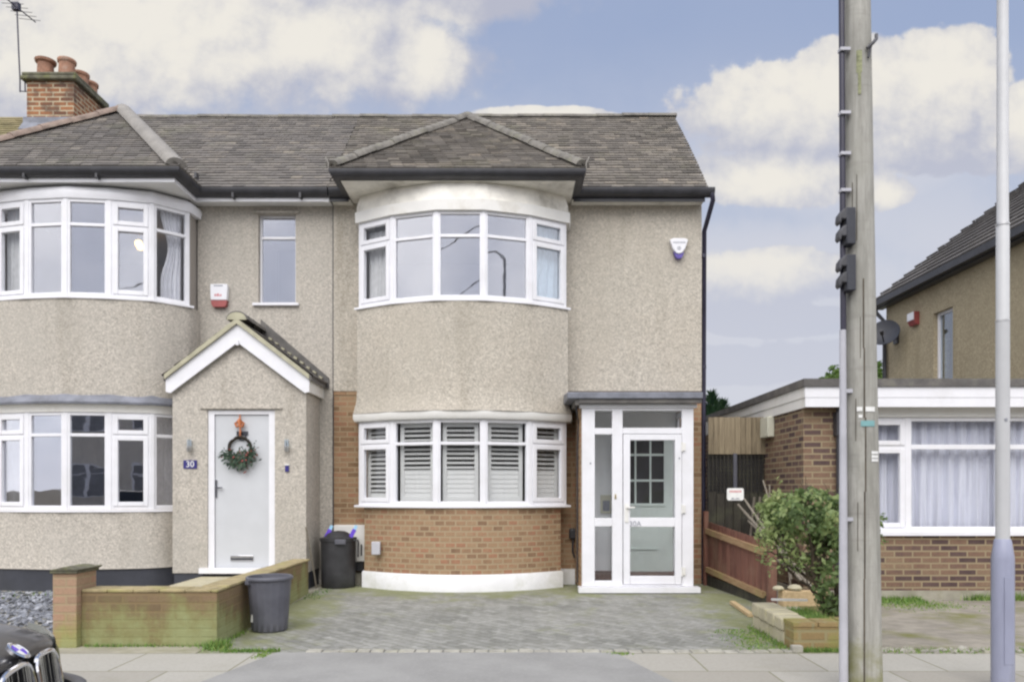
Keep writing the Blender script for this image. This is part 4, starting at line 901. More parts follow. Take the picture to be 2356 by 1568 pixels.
# side passage fence between the end house and the extension
FY = 10.80
FN = thing('passage_fence', (3.2, FY, 0), 'tall passage fence, pale boards above a dark lattice band and dark planks', 'fence')
mb = MB(); x = 2.79
while x < 3.58: mb.box(x, x + .072, FY + random.uniform(-.006, .006), FY + .022, 1.86, 2.385 + random.uniform(-.006, .006), random.random()); x += .076
part('top_boards', mb, M['wood_grey'], FN)
mb = MB(); x = 2.79
while x < 3.58: mb.box(x, x + .014, FY + .012, FY + .020, 1.30, 1.858); x += .055
z = 1.32
while z < 1.85: mb.box(2.79, 3.59, FY + .021, FY + .028, z, z + .014); z += .05
part('lattice', mb, M['wood_dark'], FN)
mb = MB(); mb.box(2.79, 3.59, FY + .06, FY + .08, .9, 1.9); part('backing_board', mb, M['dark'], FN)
mb = MB(); x = 2.79
while x < 3.58: mb.box(x, x + .11, FY + random.uniform(-.008, .004), FY + .022, .02, 1.32 + random.uniform(-.02, .01), random.random()); x += .118
part('planks', mb, M['wood_dark'], FN)
mb = MB(); mb.box(3.135, 3.185, FY - .03, FY - .008, 1.2, 1.87); part('post', mb, M['bin_grey'], FN)
# red stained low fence
a, b = Vector((2.79, 10.84, 0)), Vector((2.985, 8.78, 0)); t = (b - a).normalized(); nn = Vector((t.y, -t.x, 0)); LF = (b - a).length       # nn points to the drive (-X)
RFN = thing('low_fence', (2.9, 9.8, 0), 'low red-stained board fence with a mossy rail beside the driveway', 'fence')
mb = MB(); s_ = .06; k = 0
while s_ < LF - .12:
    p = a + t * s_; top = .90 - .16 * s_ / LF; wv = .098
    mb.obox(p + t * wv / 2 + nn * (.0 + .004 * (k % 2)) + Vector((0, 0, (top + .10) / 2)), t * wv / 2, nn * .009, (0, 0, (top - .10) / 2), random.random()); s_ += .1; k += 1
part('boards', mb, M['wood_red'], RFN)
mb = MB(); mb.beam(a + t * .05 + nn * .032 + Vector((0, 0, .77)), b - t * .08 + nn * .032 + Vector((0, 0, .63)), .05, .075); part('rail', mb, M['rail'], RFN)
mb = MB(); mb.beam(a + t * .05 + nn * .032 + Vector((0, 0, .23)), b - t * .10 + nn * .032 + Vector((0, 0, .13)), .05, .07); part('rail', mb, M['rail'], RFN)
mb = MB(); mb.beam(a + t * .02 + nn * .01 + Vector((0, 0, .07)), b - t * .06 + nn * .01 + Vector((0, 0, .05)), .035, .14); part('gravel_board', mb, M['wood_dark'], RFN)
mb = MB(); mb.box(2.73, 2.81, 10.80, 10.88, 0, 1.05, .6); part('post', mb, M['wood_red'], RFN)
mb = MB(); mb.box(b.x - .04, b.x + .05, b.y - .06, b.y + .03, 0, .745, .3); part('post', mb, M['wood_red'], RFN)
# clutter behind the low fence
mb = MB()
for (p, q_, r_) in (((3.02, 9.9, 1.24), (3.32, 9.3, .55), .018), ((3.0, 10.1, 1.16), (3.38, 9.3, .48), .022), ((3.30, 10.0, 1.48), (3.42, 9.6, .6), .014), ((3.42, 10.1, 1.42), (3.34, 9.7, .5), .013), ((3.1, 10.0, .95), (3.5, 9.5, .45), .018), ((3.5, 9.9, 1.3), (3.45, 9.5, .4), .012), ((3.0, 10.3, .8), (3.45, 9.6, .4), .02)):
    pv, qv = Vector(p), Vector(q_); mid = (pv + qv) / 2 + Vector((random.uniform(-.03, .03), 0, random.uniform(-.03, .03))); mb.tube([pv, mid, qv], [r_ * .7, r_, r_], 7)
    mb.tube([qv, qv + (qv - pv) * .4], [r_, r_ * 1.1], 7)
o = single('brushwood', mb, M['stick'], 'heap of bare cut branches stacked behind the low red fence', 'branches')
T1 = thing('trellis_panel', (3.4, 10.1, 0), 'dark garden trellis panel leaning over the cut branches', 'trellis')
mb = MB()
for k in range(5): mb.beam((3.19 + .075 * k, 10.35, .25), (3.25 + .075 * k, 10.2, 1.26), .025, .014)
part('slats', mb, M['stick'], T1)
for qa, qb in (((3.10, 10.29, .95), (3.58, 10.22, 1.33)), ((3.14, 10.33, .45), (3.58, 10.31, .62))): mb = MB(); mb.beam(qa, qb, .04, .03); part('rail', mb, M['wood_dark'], T1)
SG = thing('sign', (3.03, 9.85, 1.0), 'small white notice with rounded corners in front of the dark planks', 'sign')
SY = 9.84
mb = MB(); x0, x1, z0, z1, r_ = xw(1672, SY), xw(1710.5, SY), zw(1150, SY), zw(1122, SY), .025
pts = []
for (cx_, cz_, a0) in ((x1 - r_, z1 - r_, 0), (x0 + r_, z1 - r_, 90), (x0 + r_, z0 + r_, 180), (x1 - r_, z0 + r_, 270)):
    for k in range(5): pts.append((cx_ + r_ * math.cos(R(a0 + 22.5 * k)), SY, cz_ + r_ * math.sin(R(a0 + 22.5 * k))))
mb.prism(pts, (0, .006, 0)); part('board', mb, M['label'], SG)
mb = MB(); x = x0 + .03
while x < x1 - .04: w_ = random.uniform(.008, .018); mb.box(x, x + w_, SY - .002, SY - .0005, z1 - .055, z1 - .03); x += w_ + .007
part('red_print', mb, M['redink'], SG)
mb = MB()
for (za, xa, xb) in ((.030, .06, .09), (.030, .12, .155), (.018, .05, .16)): mb.box(x0 + xa, x0 + xb, SY - .002, SY - .0005, z0 + za - .005, z0 + za + .003)
part('grey_print', mb, M['greyink'], SG)

# planter, shrub
PT = thing('raised_planter', (2.7, 6.95, 0), 'raised brick planter with pale stone coping at the foot of the shrub', 'planter')
mb = MB(); mb.box(2.37, 3.06, 6.40, 6.62, 0, .205); mb.box(2.84, 3.06, 6.62, 7.55, 0, .205); part('front_bricks', mb, M['planter_brick'], PT)
mb = MB(); x = 2.365
while x < 3.0: w_ = .215; mb.box(x, x + w_ - .012, 6.39, 6.63, .208, .245 + random.uniform(-.006, .004), random.random()); x += w_
part('coping', mb, M['planter_brick'], PT)
mb = MB(); y = 6.635
for k in range(4): mb.box(2.375 + random.uniform(-.008, .008), 2.585, y, y + .215, 0, .12); mb.box(2.36 + random.uniform(-.01, .01), 2.59, y + .004, y + .21, .124, .245 + random.uniform(-.01, .005)); y += .222
o = part('stone_side', mb, M['coping'], PT); bevel(o, .014, 2)
mb = MB(); mb.box(2.59, 2.84, 7.40, 7.55, 0, .2); part('stone_back', mb, M['coping'], PT)
mb = MB(); mb.box(2.585, 2.845, 6.625, 7.40, 0, .19); part('soil', mb, M['earth'], PT)
mb = MB(); mb.box(xw(1826, 6.3), xw(1851, 6.3), 6.33, 6.395, .0, .06); o = single('loose_brick', mb, M['sett'], 'loose pale brick lying at the corner of the planter', 'brick'); bevel(o, .008)
def leaf_cloud(mb, c, rad, n, size, shell=.55, up=.0, thin=-.04, vlo=.0, vhi=1.0, rnd=random):
    c = Vector(c); k = 0
    while k < n:
        d = Vector((rnd.gauss(0, 1), rnd.gauss(0, 1), rnd.gauss(0, 1))).normalized(); rr = shell + (1 - shell) * rnd.random() ** .6
        p = Vector((c.x + d.x * rad[0] * rr, c.y + d.y * rad[1] * rr, c.z + d.z * rad[2] * rr))
        if mnoise.noise(p * 5.5) < thin and rnd.random() < .85: k += .35; continue
        t1 = Vector((rnd.gauss(0, 1), rnd.gauss(0, 1), rnd.gauss(0, .7))).normalized(); n1 = (d * .8 + Vector((rnd.gauss(0, .6), rnd.gauss(0, .6), rnd.gauss(0, .6) + up))).normalized()
        t2 = n1.cross(t1)
        if t2.length < 1e-3: continue
        t2.normalize(); t1 = t2.cross(n1); s_ = size * rnd.uniform(.6, 1.35)
        i = [mb.vert(p - t1 * s_), mb.vert(p + t2 * s_ * .45 + n1 * s_ * .15), mb.vert(p + t1 * s_), mb.vert(p - t2 * s_ * .45 + n1 * s_ * .15)]
        vv = vlo + (vhi - vlo) * min(1, max(0, .42 + .45 * mnoise.noise(p * 3.1) + rnd.gauss(0, .14))); mb.face(i, None, vv); k += 1
SH = thing('shrub', (2.86, 7.0, .2), 'leafy green garden shrub with bare lower stems growing in the brick planter', 'shrub')
mb = MB()
def limb(p0, p1, r0, r1, n=5, j=.03):
    p0, p1 = Vector(p0), Vector(p1); pts = [p0 + (p1 - p0) * k / n + Vector((random.uniform(-j, j), random.uniform(-j, j), 0)) * (1 if 0 < k < n else 0) for k in range(n + 1)]
    mb.tube(pts, [r0 + (r1 - r0) * k / n for k in range(n + 1)], 7); return pts
st0 = limb((2.90, 7.0, .16), (2.80, 6.98, .50), .035, .028)
for (x, y, z) in ((2.45, 6.95, 1.0), (2.40, 7.05, .78), (2.62, 6.9, 1.2), (2.75, 7.05, 1.25), (2.95, 7.0, 1.2), (2.55, 7.1, .62), (3.1, 7.05, 1.0), (2.5, 6.85, .85)):
    pts = limb(st0[-1] if z > .7 else st0[3], (x, y, z), .02, .006)
    for k in range(7):
        pp = pts[random.randint(2, 5)]; limb(pp, pp + Vector((random.uniform(-.22, .14), random.uniform(-.15, .15), random.uniform(.0, .25))), .006, .002, 3, .015)
limb((2.92, 7.0, .16), (3.02, 6.97, .7), .03, .015)
part('stems', mb, M['bark'], SH)
mb = MB()
leaf_cloud(mb, (2.70, 6.98, 1.12), (.40, .36, .26), 1500, .034); leaf_cloud(mb, (2.46, 6.98, 1.08), (.24, .26, .28), 640, .030, vlo=.4); leaf_cloud(mb, (2.93, 7.0, 1.08), (.30, .33, .30), 900, .035)
leaf_cloud(mb, (2.95, 7.0, .62), (.20, .24, .44), 1300, .033, vhi=.7); leaf_cloud(mb, (2.72, 6.98, .84), (.30, .26, .26), 620, .030, vhi=.85); leaf_cloud(mb, (2.40, 6.95, .84), (.18, .18, .28), 230, .024, vlo=.35)
leaf_cloud(mb, (2.43, 6.95, 1.38), (.05, .05, .13), 60, .02, vlo=.6, vhi=.9); leaf_cloud(mb, (3.40, 7.05, 1.09), (.13, .1, .06), 60, .025, vhi=.7); leaf_cloud(mb, (3.25, 7.02, 1.05), (.16, .2, .2), 300, .026); leaf_cloud(mb, (3.42, 7.05, .90), (.08, .08, .05), 20, .02)
part('foliage', mb, M['leaf'], SH, recalc=False)
# timber and oddments
mb = MB(); mb.box(2.99, 3.5, 8.40, 8.55, 0, .235); o = single('sleeper', mb, M['plank'], 'tan timber sleeper lying behind the planter', 'timber'); bevel(o, .008)
mb = MB(); mb.beam((2.60, 8.98, .03), (2.545, 8.10, .022), .06, .035); single('plank', mb, M['plank'], 'short tan batten lying on the driveway by the low fence', 'plank')
mb = MB(); mb.beam((2.60, 7.62, .26), (2.95, 7.60, .255), .03, .02); single('lath', mb, M['label'], 'thin white lath resting on the back of the planter', 'lath')
for (px, py, s_, lab) in ((1790, 1338, .05, 'rounded white stone on the sleeper next to the fence post'), (1828, 1344, .062, 'larger white stone on the sleeper behind the shrub')):
    mb = MB(); X = xw(px, 8.47); mb.lathe([(.0, 0), (s_ * 1.1, .006), (s_ * 1.3, s_ * .5), (s_ * .9, s_ * .95), (s_ * .3, s_ * 1.1), (0, s_ * 1.12)], (X, 8.47, .236), 12, capb=False, capt=False)
    single('white_stone', mb, M['coping'], lab, 'stone')

# trees behind
def conifer(x, y, h, r, lab, grp):
    T = thing('conifer', (x, y, -.13), lab, 'tree', grp); mb = MB(); mb.tube([(x, y, -.13), (x, y, h * .95)], [.09, .02], 8); part('trunk', mb, M['bark'], T); mb = MB()
    for k in range(2600):
        f = random.random() ** 1.3; z = .3 + f * (h - .3); rr = r * (1 - f) ** .75 * (.55 + .45 * random.random()) * (1 + .25 * mnoise.noise(Vector((x * 3 + k % 7, z * 2.2, 1))))
        a_ = random.random() * 6.283; p = Vector((x + rr * math.cos(a_), y + rr * math.sin(a_), z)); o_ = Vector((math.cos(a_), math.sin(a_), .7)).normalized(); sd = Vector((-math.sin(a_), math.cos(a_), 0)); s_ = random.uniform(.05, .11)
        i = [mb.vert(p - sd * s_ * .5), mb.vert(p + sd * s_ * .5), mb.vert(p + o_ * s_ * 2.2 + Vector((0, 0, random.uniform(-.03, .06))))]; mb.face(i, None, random.random())
    part('crown', mb, M['conifer'], T, recalc=False)
conifer(xw(1636, 22), 22, 4.15, .95, 'tallest dark conifer beyond the passage fence, closest to the downpipe', 'conifers beyond the passage fence')
conifer(xw(1662, 22.6), 22.6, 3.95, .8, 'middle dark conifer beyond the passage fence', 'conifers beyond the passage fence')
conifer(xw(1684, 23), 23, 3.72, .7, 'shortest dark conifer beyond the passage fence, half behind the extension roof', 'conifers beyond the passage fence')
def round_tree(x, y, h, r, lab):
    T = thing('garden_tree', (x, y, -.13), lab, 'tree'); mb = MB(); mb.tube([(x, y, -.13), (x + .05, y, h * .6)], [.12, .05], 8); mb.tube([(x + .05, y, h * .5), (x + .4, y, h * .8)], [.04, .015], 6); mb.tube([(x + .02, y, h * .45), (x - .4, y + .1, h * .78)], [.04, .015], 6); part('trunk', mb, M['bark'], T)
    mb = MB()
    for k in range(9):
        a_ = k * 2.4; leaf_cloud(mb, (x + r * .5 * math.cos(a_), y + r * .5 * math.sin(a_), h - r * (.65 + .5 * random.random())), (r * .5, r * .5, r * .45), 260, .07)
    leaf_cloud(mb, (x, y, h - r * .5), (r * .45, r * .45, r * .5), 300, .07)
    part('crown', mb, M['tree_leaf'], T, recalc=False)
round_tree(xw(1921, 20), 20, 4.62, .55, 'pale green tree top showing left of the wooden pole above the flat roof')
round_tree(xw(2033, 20.5), 20.5, 4.85, .65, 'light green tree top between the wooden pole and the tan house')

# ================================================================== POLES
TY = 5.1
def pr(z): return .1145 - .0062 * z
def pxc(z): return 2.362 - .0115 * z
TP = thing('telegraph_pole', (2.362, TY, -.1), 'tall weathered wooden telegraph pole with a cable, conduit and labels', 'telegraph pole')
mb = MB(); n = 40; rings = []
for k in range(n + 1):
    z = -.13 + 8.7 * k / n; ring = []
    for j in range(28):
        a_ = 2 * math.pi * j / 28; r_ = pr(z) * (1 + .022 * mnoise.noise(Vector((math.cos(a_) * 1.6, math.sin(a_) * 1.6, z * .9))) + .012 * mnoise.noise(Vector((math.cos(a_) * 6, math.sin(a_) * 6, z * .5))))
        ring.append(mb.vert((pxc(z) + r_ * math.cos(a_), TY + r_ * math.sin(a_), z)))
    rings.append(ring)
for p_, q_ in zip(rings, rings[1:]):
    for j in range(28): mb.face((p_[j], p_[(j + 1) % 28], q_[(j + 1) % 28], q_[j]), None, .5, True)
mb.face(rings[-1]); part('shaft', mb, M['pole_wood'], TP)
def pz(y): return zw(y, TY - .1)
def patch(name, px0, px1, y0, y1, mat, off=.004, tilt=0, mbx=None):
    mb = mbx or MB(); z0, z1 = pz(y1), pz(y0); nseg = 6; rr = []
    for z in (z0, z1):
        row = []; r_ = pr(z)
        for k in range(nseg + 1):
            f = k / nseg; X = xw(px0 + (px1 - px0) * f, TY - .1); sx = max(-.985, min(.985, (X + tilt * (z - z0) - pxc(z)) / r_)); row.append((pxc(z) + (r_ + off) * sx, TY - (r_ + off) * math.sqrt(1 - sx * sx), z))
        rr.append(row)
    for k in range(nseg): mb.poly([rr[0][k], rr[0][k + 1], rr[1][k + 1], rr[1][k]], None, .5, True)
    if mbx is None: part(name, mb, mat, TP, recalc=False)
patch('label', 1990, 2012, 935, 946, M['label']); patch('label', 1974, 1984, 935, 945, M['label']); patch('label', 1977, 1984, 953, 960, M['label']); patch('label', 1981, 2011, 967, 980, M['turq'])
for y in (1037, 1046, 1054.5): patch('label', 2003, 2022, y, y + 6.5, M['label'])
patch('algae_streak', 1973, 1984, 113, 165, M['algae']); patch('algae_streak', 1976, 1982, 165, 215, M['algae'])
for (xa, y0, y1) in ((1985, 640, 800), (1986.5, 800, 960), (1989, 960, 1130), (1987, 1130, 1330), (1986, 1330, 1600)): patch('crack', xa, xa + 2.6, y0, y1, M['bark'], .0035)
for k in range(5): y0 = random.uniform(300, 1300); xa = random.uniform(1960, 2005); patch('crack', xa, xa + 1.1, y0, y0 + random.uniform(60, 160), M['bark'], .0035)
mb = MB(); zt = pz(755); cpts = [(pxc(z) - pr(z) - .044 + .003 * z, TY - .045, z) for z in (-.13, .5, 1.2, 1.8, zt)]; mb.tube(cpts, [.029, .028, .026, .023, .021], 12)
for z in (1.15, 2.0): mb.box(pxc(z) - pr(z) - .05, pxc(z) - pr(z) + .03, TY - .06, TY - .03, z, z + .025)
part('conduit', mb, M['conduit'], TP)
mb = MB(); mb.tube([(pxc(z) - pr(z) - .034, TY - .045, z) for z in [zt - .1 + (8.3 - zt) * k / 12 for k in range(13)]], .019, 10); part('cable', mb, M['black_pipe'], TP)
for y in (107, 254, 348, 433, 526):
    mb = MB(); z = pz(y); X = pxc(z) - pr(z); mb.box(X - .056, X + .010, TY - .078, TY - .03, z - .010, z + .010); part('clip', mb, M['conduit'], TP)
for (y0, y1) in ((482, 556), (590, 662)):
    mb = MB(); z1, z0 = pz(y0), pz(y1); X = pxc(z0) - pr(z0); mb.box(X - .04, X + .02, TY - .12, TY - .03, z0 - .02, z1 + .01); o = part('cable_junction', mb, M['plinth_dark'], TP); bevel(o, .006)
    for zz in (z1 - .015, (z0 + z1) / 2 - .02):
        zz -= .03; mb = MB(); mb.prism([(X - .03, TY - .115, zz + .055), (X - .055, TY - .115, zz + .05), (X - .085, TY - .115, zz + .01), (X - .09, TY - .115, zz - .035), (X - .075, TY - .115, zz - .055), (X - .068, TY - .115, zz - .02), (X - .03, TY - .115, zz - .025)], (0, .07, 0)); q_ = part('cable_gland', mb, M['gland'], o); bevel(q_, .008, 2)
mb = MB(); z = pz(108); mb.tube([(pxc(z) + .02, TY - pr(z) - .012, z - .01), (pxc(z) + .055, TY - pr(z) - .02, z + .02), (pxc(z) + .10, TY - .06, z + .075), (pxc(z) + .105, TY - .05, z + .11)], .011, 8); mb.tube([(pxc(z) + .03, TY - pr(z) - .01, z - .07), (pxc(z) + .05, TY - pr(z) - .012, z + .02)], .008, 6); part('step_hook', mb, M['gland'], TP)
LY = 5.2; LX = xw(2306, LY)
LP = thing('lamp_post', (LX, LY, -.1), 'pale grey steel lamp post with a wide blue-grey base', 'lamp post')
zb, zs = zw(1277, LY), zw(1238, LY)
mb = MB(); mb.lathe([(.071, -.13), (.071, .2), (.070, zb - .02), (.068, zb), (.052, zs - .01), (.045, zs)], (LX, LY, 0), 10, sm=False); o = part('base', mb, M['post_base'], LP); bevel(o, .006, 2)
mb = MB(); mb.box(LX - .030, LX + .030, LY - .0695, LY - .05, .18, zb - .14); part('access_door', mb, M['post_base'], LP)
mb = MB(); mb.lathe([(.0435, zs - .02), (.0425, 2.5), (.0425, zw(738, LY)), (.0410, zw(738, LY) + .004), (.0405, zw(517, LY)), (.0365, zw(517, LY) + .006), (.034, 6.3)], (LX, LY, 0), 20); part('shaft', mb, M['post_light'], LP)
for y in (738, 517):
    mb = MB(); z = zw(y, LY); mb.lathe([(.043, z - .006), (.0445, z - .006), (.0445, z + .006), (.039, z + .006)], (LX, LY, 0), 20); part('band', mb, M['steel'], LP)
mb = MB(); z = zw(966, LY); mb.tube([(LX - .005, LY - .041, z), (LX - .005, LY - .046, z)], .011, 10); part('bolt', mb, M['greyink'], LP)
mb = MB(); mb.tube([(LX, LY, 6.3), (LX - .05, LY - .25, 6.5), (LX - .1, LY - .7, 6.55)], .03, 10); part('arm', mb, M['post_light'], LP)
mb = MB(); mb.lathe([(.03, 0), (.12, .02), (.13, .10), (.05, .16)], (LX - .11, LY - .85, 6.47), 16); part('lamp_head', mb, M['conduit'], LP)

# ================================================================== GARDEN WALL AND BINS
GW = thing('garden_wall', (-3.0, 7.0, 0), 'low mossy brick garden wall with a pier, turning back towards the grey door house', 'garden wall')
mb = MB()
mb.box(-3.735, -2.56, 6.60, 6.83, 0, .465)
mb.hexa([(-2.79, 6.83, 0), (-2.56, 6.83, 0), (-2.655, 9.92, 0), (-2.88, 9.92, 0), (-2.79, 6.83, .465), (-2.56, 6.83, .465), (-2.655, 9.92, .42), (-2.88, 9.92, .42)])
part('brickwork', mb, M['brick_moss'], GW)
mb = MB(); x = -3.735
while x < -2.6: w_ = min(.225, -2.55 - x); mb.box(x, x + w_ - .003, 6.597, 6.833, .467, .494 + random.uniform(-.003, .003), random.random()); x += .225
y = 6.845
while y < 9.85:
    f = (y - 6.83) / 3.09; X = -2.56 - .095 * f; z_ = .468 - .045 * f; mb.box(X - .232, X + .003, y, y + .222, z_, z_ + .027 + random.uniform(-.003, .003), random.random()); y += .225
o = part('coping', mb, pm('wall_coping', (.33, .27, .15), .9, .25, 7, .3, 50, dirt_or_shade=(.33, .31, .11), dscale=4, damt=.8), GW); bevel(o, .008)
mb = MB(); mb.box(-3.94, -3.738, 6.53, 6.84, 0, .637); part('pier', mb, M['pier'], GW)
mb = MB(); mb.lathe([(.14, 0), (.165, .012), (.16, .035), (.11, .058), (0, .064)], (0, 0, 0), 4, sm=False)
cap = MB(); cap.box(-3.958, -3.72, 6.51, 6.86, .639, .660); cap.prism([(-3.962, 6.505, .661), (-3.945, 6.505, .676), (-3.90, 6.505, .680), (-3.86, 6.505, .694), (-3.79, 6.505, .690), (-3.76, 6.505, .681), (-3.70, 6.505, .683), (-3.688, 6.505, .676), (-3.715, 6.505, .661)], (0, .36, 0)); o = part('pier_cap', cap, M['cap_stone'], GW); bevel(o, .01, 2)
# grey bin
BX, BY = -2.345, 7.36
BN = thing('dustbin', (BX, BY, 0), 'open dark grey ribbed plastic bin standing against the mossy garden wall', 'bin')
mb = MB(); n = 72; prof = [(.150, 0), (.163, .012), (.172, .10), (.200, .49), (.203, .515)]; rings = []
for (r_, z) in prof:
    rings.append([mb.vert((BX + (r_ + (.0032 if (k // 2) % 2 and .0 < z < .5 else 0)) * math.cos(2 * math.pi * k / n), BY + (r_ + (.0032 if (k // 2) % 2 and .0 < z < .5 else 0)) * math.sin(2 * math.pi * k / n), z)) for k in range(n)])
for p_, q_ in zip(rings, rings[1:]):
    for k in range(n): mb.face((p_[k], p_[(k + 1) % n], q_[(k + 1) % n], q_[k]), None, .5, False)
mb.face(rings[0][::-1]); mb.lathe([(.196, .514), (.188, .45), (.15, .03), (0, .03)], (BX, BY, 0), 36, capb=False, capt=False); part('body', mb, M['bin_grey'], BN)
mb = MB(); mb.lathe([(.203, .492), (.219, .495), (.222, .508), (.219, .520), (.208, .528), (.195, .522), (.194, .505)], (BX, BY, 0), 48, capb=False, capt=False); part('rim', mb, M['bin_grey'], BN)
mb = MB(); mb.obox((BX - .155, BY - .145, .478), (.022, -.015, 0), (.012, .015, 0), (0, 0, .020)); part('handle', mb, M['bin_grey'], BN)
mb = MB(); mb.obox((BX - .128, BY - .122, .135), (.009, -.010, 0), (.003, .003, 0), (.004, 0, .035)); part('sticker', mb, M['label'], BN)
# black bin with lid
KX, KY = -2.425, 10.63
KB = thing('dustbin', (KX, KY, 0), 'black dustbin with a domed lid standing in front of the white meter box', 'bin')
mb = MB(); mb.lathe([(.222, 0), (.231, .01), (.236, .2), (.242, .64), (.254, .645), (.254, .685), (.245, .688)], (KX, KY, 0), 40); part('body', mb, M['bin_black'], KB)
mb = MB(); mb.lathe([(.256, .680), (.256, .690), (.205, .694), (.185, .71), (.15, .748), (.09, .778), (0, .787)], (KX, KY, 0), 40, capb=False, capt=False); part('lid', mb, M['bin_black'], KB)
mb = MB(); mb.obox((KX + .085, KY - .262, .645), (.075, 0, 0), (0, .014, 0), (0, 0, .035)); o = part('handle', mb, M['bin_grey'], KB); bevel(o, .008)
mb = MB(); mb.tube([(KX + .235, KY - .10, .66), (KX + .30, KY - .12, .655), (KX + .305, KY - .125, .62), (KX + .30, KY - .125, .43)], .013, 8); part('side_handle', mb, M['bin_black'], KB)
for sx in (-1, 1):
    mb = MB(); X = KX + (-.115 if sx < 0 else .225); mb.beam((X - .045, KY - .06, .695), (X + .015, KY - .06, .805), .055, .012, up=(0, 1, 0)); tp = part('lid_tie', mb, M['violet'], KB)
    mb = MB(); mb.beam((X + .0155, KY - .06, .806), (X + .038, KY - .06, .860), .042, .011, up=(0, 1, 0)); part('tip', mb, M['cyan'], tp)
MBX = thing('meter_box', (-2.31, YW, .33), 'white meter cabinet low on the brick wall behind the black dustbin', 'meter box')
mb = MB(); mb.box(-2.535, -2.088, YW - .13, YW - .013, .335, .855); o = part('cabinet', mb, M['white2'], MBX); bevel(o, .012, 2)
mb = MB(); mb.box(-2.15, -2.128, YW - .135, YW - .1305, .42, .58); part('latch', mb, M['black'], MBX)
mb = MB(); mb.box(-2.50, -2.12, YW - .10, YW - .014, .20, .333); part('pipe_cover', mb, M['bin_black'], MBX)
yb = 10.36
mb = MB(); mb.box(xw(854.5, yb), xw(874.5, yb), yb - .02, yb + .05, zw(1275, yb), zw(1245, yb)); o = single('wall_box', mb, M['grey_box'], 'small grey socket box on the brick bay beside the meter cabinet', 'wall box'); bevel(o, .012, 3)
EV = thing('charger', (xw(1317, 10.9), YW, .6), 'black electric charging unit with a looped cable on the brick wall by the porch', 'charger')
mb = MB(); cxv, czv = xw(1317, YW), zw(1226, YW); mb.box(cxv - .055, cxv + .055, YW - .09, YW - .003, czv - .075, czv + .075); o = part('unit', mb, M['black'], EV); bevel(o, .025, 3)
mb = MB(); mb.tube([(cxv, YW - .05, czv - .06), (cxv - .005, YW - .05, czv - .25), (cxv + .02, YW - .05, czv - .335), (cxv + .08, YW - .045, czv - .35), (cxv + .115, YW - .035, czv - .30), (cxv + .118, YW - .02, czv - .05)], .013, 8); part('cable', mb, M['black'], EV)
mb = MB(); mb.tube([(-2.70, 10.50, .0), (-2.715, 10.30, .45), (-2.742, 10.12, .86)], [.014, .012, .011], 8); single('broom_pole', mb, M['stick'], 'thin bare pole leaning on the porch corner beside the black dustbin', 'pole')

# ================================================================== SMALL THINGS ON THE WALLS
def wl(px, lab):
    X = xw(px, QY); o = thing('wall_lamp', (X, QY, zw(1030, QY)), lab, 'wall lamp')
    mb = MB(); mb.box(X - .03, X + .03, QY - .014, QY - .001, zw(1036, QY), zw(1012, QY)); part('back_plate', mb, M['steel'], o)
    mb = MB(); mb.lathe([(.0, zw(1040, QY)), (.022, zw(1039, QY)), (.034, zw(1034, QY)), (.034, zw(1026, QY)), (.0, zw(1026, QY))], (X + .012, QY - .06, 0), 16, capb=False, capt=False); mb.beam((X + .012, QY - .06, zw(1030, QY)), (X + .012, QY - .01, zw(1030, QY)), .02, .02); part('cup', mb, M['steel'], o)
    mb = MB(); mb.lathe([(.030, zw(1025.8, QY)), (.030, zw(1010, QY))], (X + .012, QY - .06, 0), 16, capb=False, capt=False); part('lamp_shade', mb, M['glass_side'], o)
wl(437, 'slim steel wall lamp above the blue number plate'); wl(660, 'slim steel wall lamp above the doorbell')
NP = thing('number_plate', (xw(438, QY), QY, zw(1067, QY)), 'blue enamel house number plate reading 30 on the porch', 'number plate')
mb = MB(); mb.box(xw(422.5, QY), xw(453.5, QY), QY - .012, QY - .002, zw(1077, QY), zw(1058, QY)); part('plate', mb, M['blue'], NP)
text_mesh('numeral', '30', .115, (xw(438, QY), QY - .014, zw(1067.5, QY)), M['label'], NP)
DB = thing('doorbell', (xw(661, QY), QY, zw(1077, QY)), 'small dark doorbell below the wall lamp', 'doorbell')
mb = MB(); mb.box(xw(656.5, QY), xw(665, QY), QY - .022, QY - .002, zw(1084, QY), zw(1070, QY)); part('push', mb, M['blue'], DB)
mb = MB(); mb.box(xw(656, QY), xw(665.5, QY), QY - .028, QY - .002, zw(1069.8, QY), zw(1066.5, QY)); part('hood', mb, M['white2'], DB)
AL = thing('alarm_box', (-4.19, YW, 3.97), 'white alarm box with a dark red base between the bay and the narrow window', 'alarm box')
ax0, ax1 = xw(488.5, YW), xw(526.5, YW)
mb = MB(); mb.prism([(ax0, YW - .002, zw(693, YW)), (ax1, YW - .002, zw(693, YW)), (ax1 + .006, YW - .002, zw(662, YW)), (ax1, YW - .002, zw(656, YW)), (ax0, YW - .002, zw(656, YW)), (ax0 - .006, YW - .002, zw(662, YW))], (0, -.075, 0)); o = part('housing', mb, M['white'], AL); bevel(o, .01, 2)
mb = MB(); mb.prism([(ax0 + .004, YW - .003, zw(693, YW) - .002), (ax1 - .004, YW - .003, zw(693, YW) - .002), (ax1 - .012, YW - .003, zw(702, YW)), (ax1 - .035, YW - .003, zw(708, YW)), (ax0 + .035, YW - .003, zw(708, YW)), (ax0 + .012, YW - .003, zw(702, YW))], (0, -.07, 0)); part('base_lens', mb, M['red'], AL)
mb = MB(); mb.box(ax0 + .05, ax1 - .06, YW - .0785, YW - .0775, zw(661.5, YW), zw(659, YW)); part('slot', mb, M['greyink'], AL)
mb = MB(); x = ax0 + .06
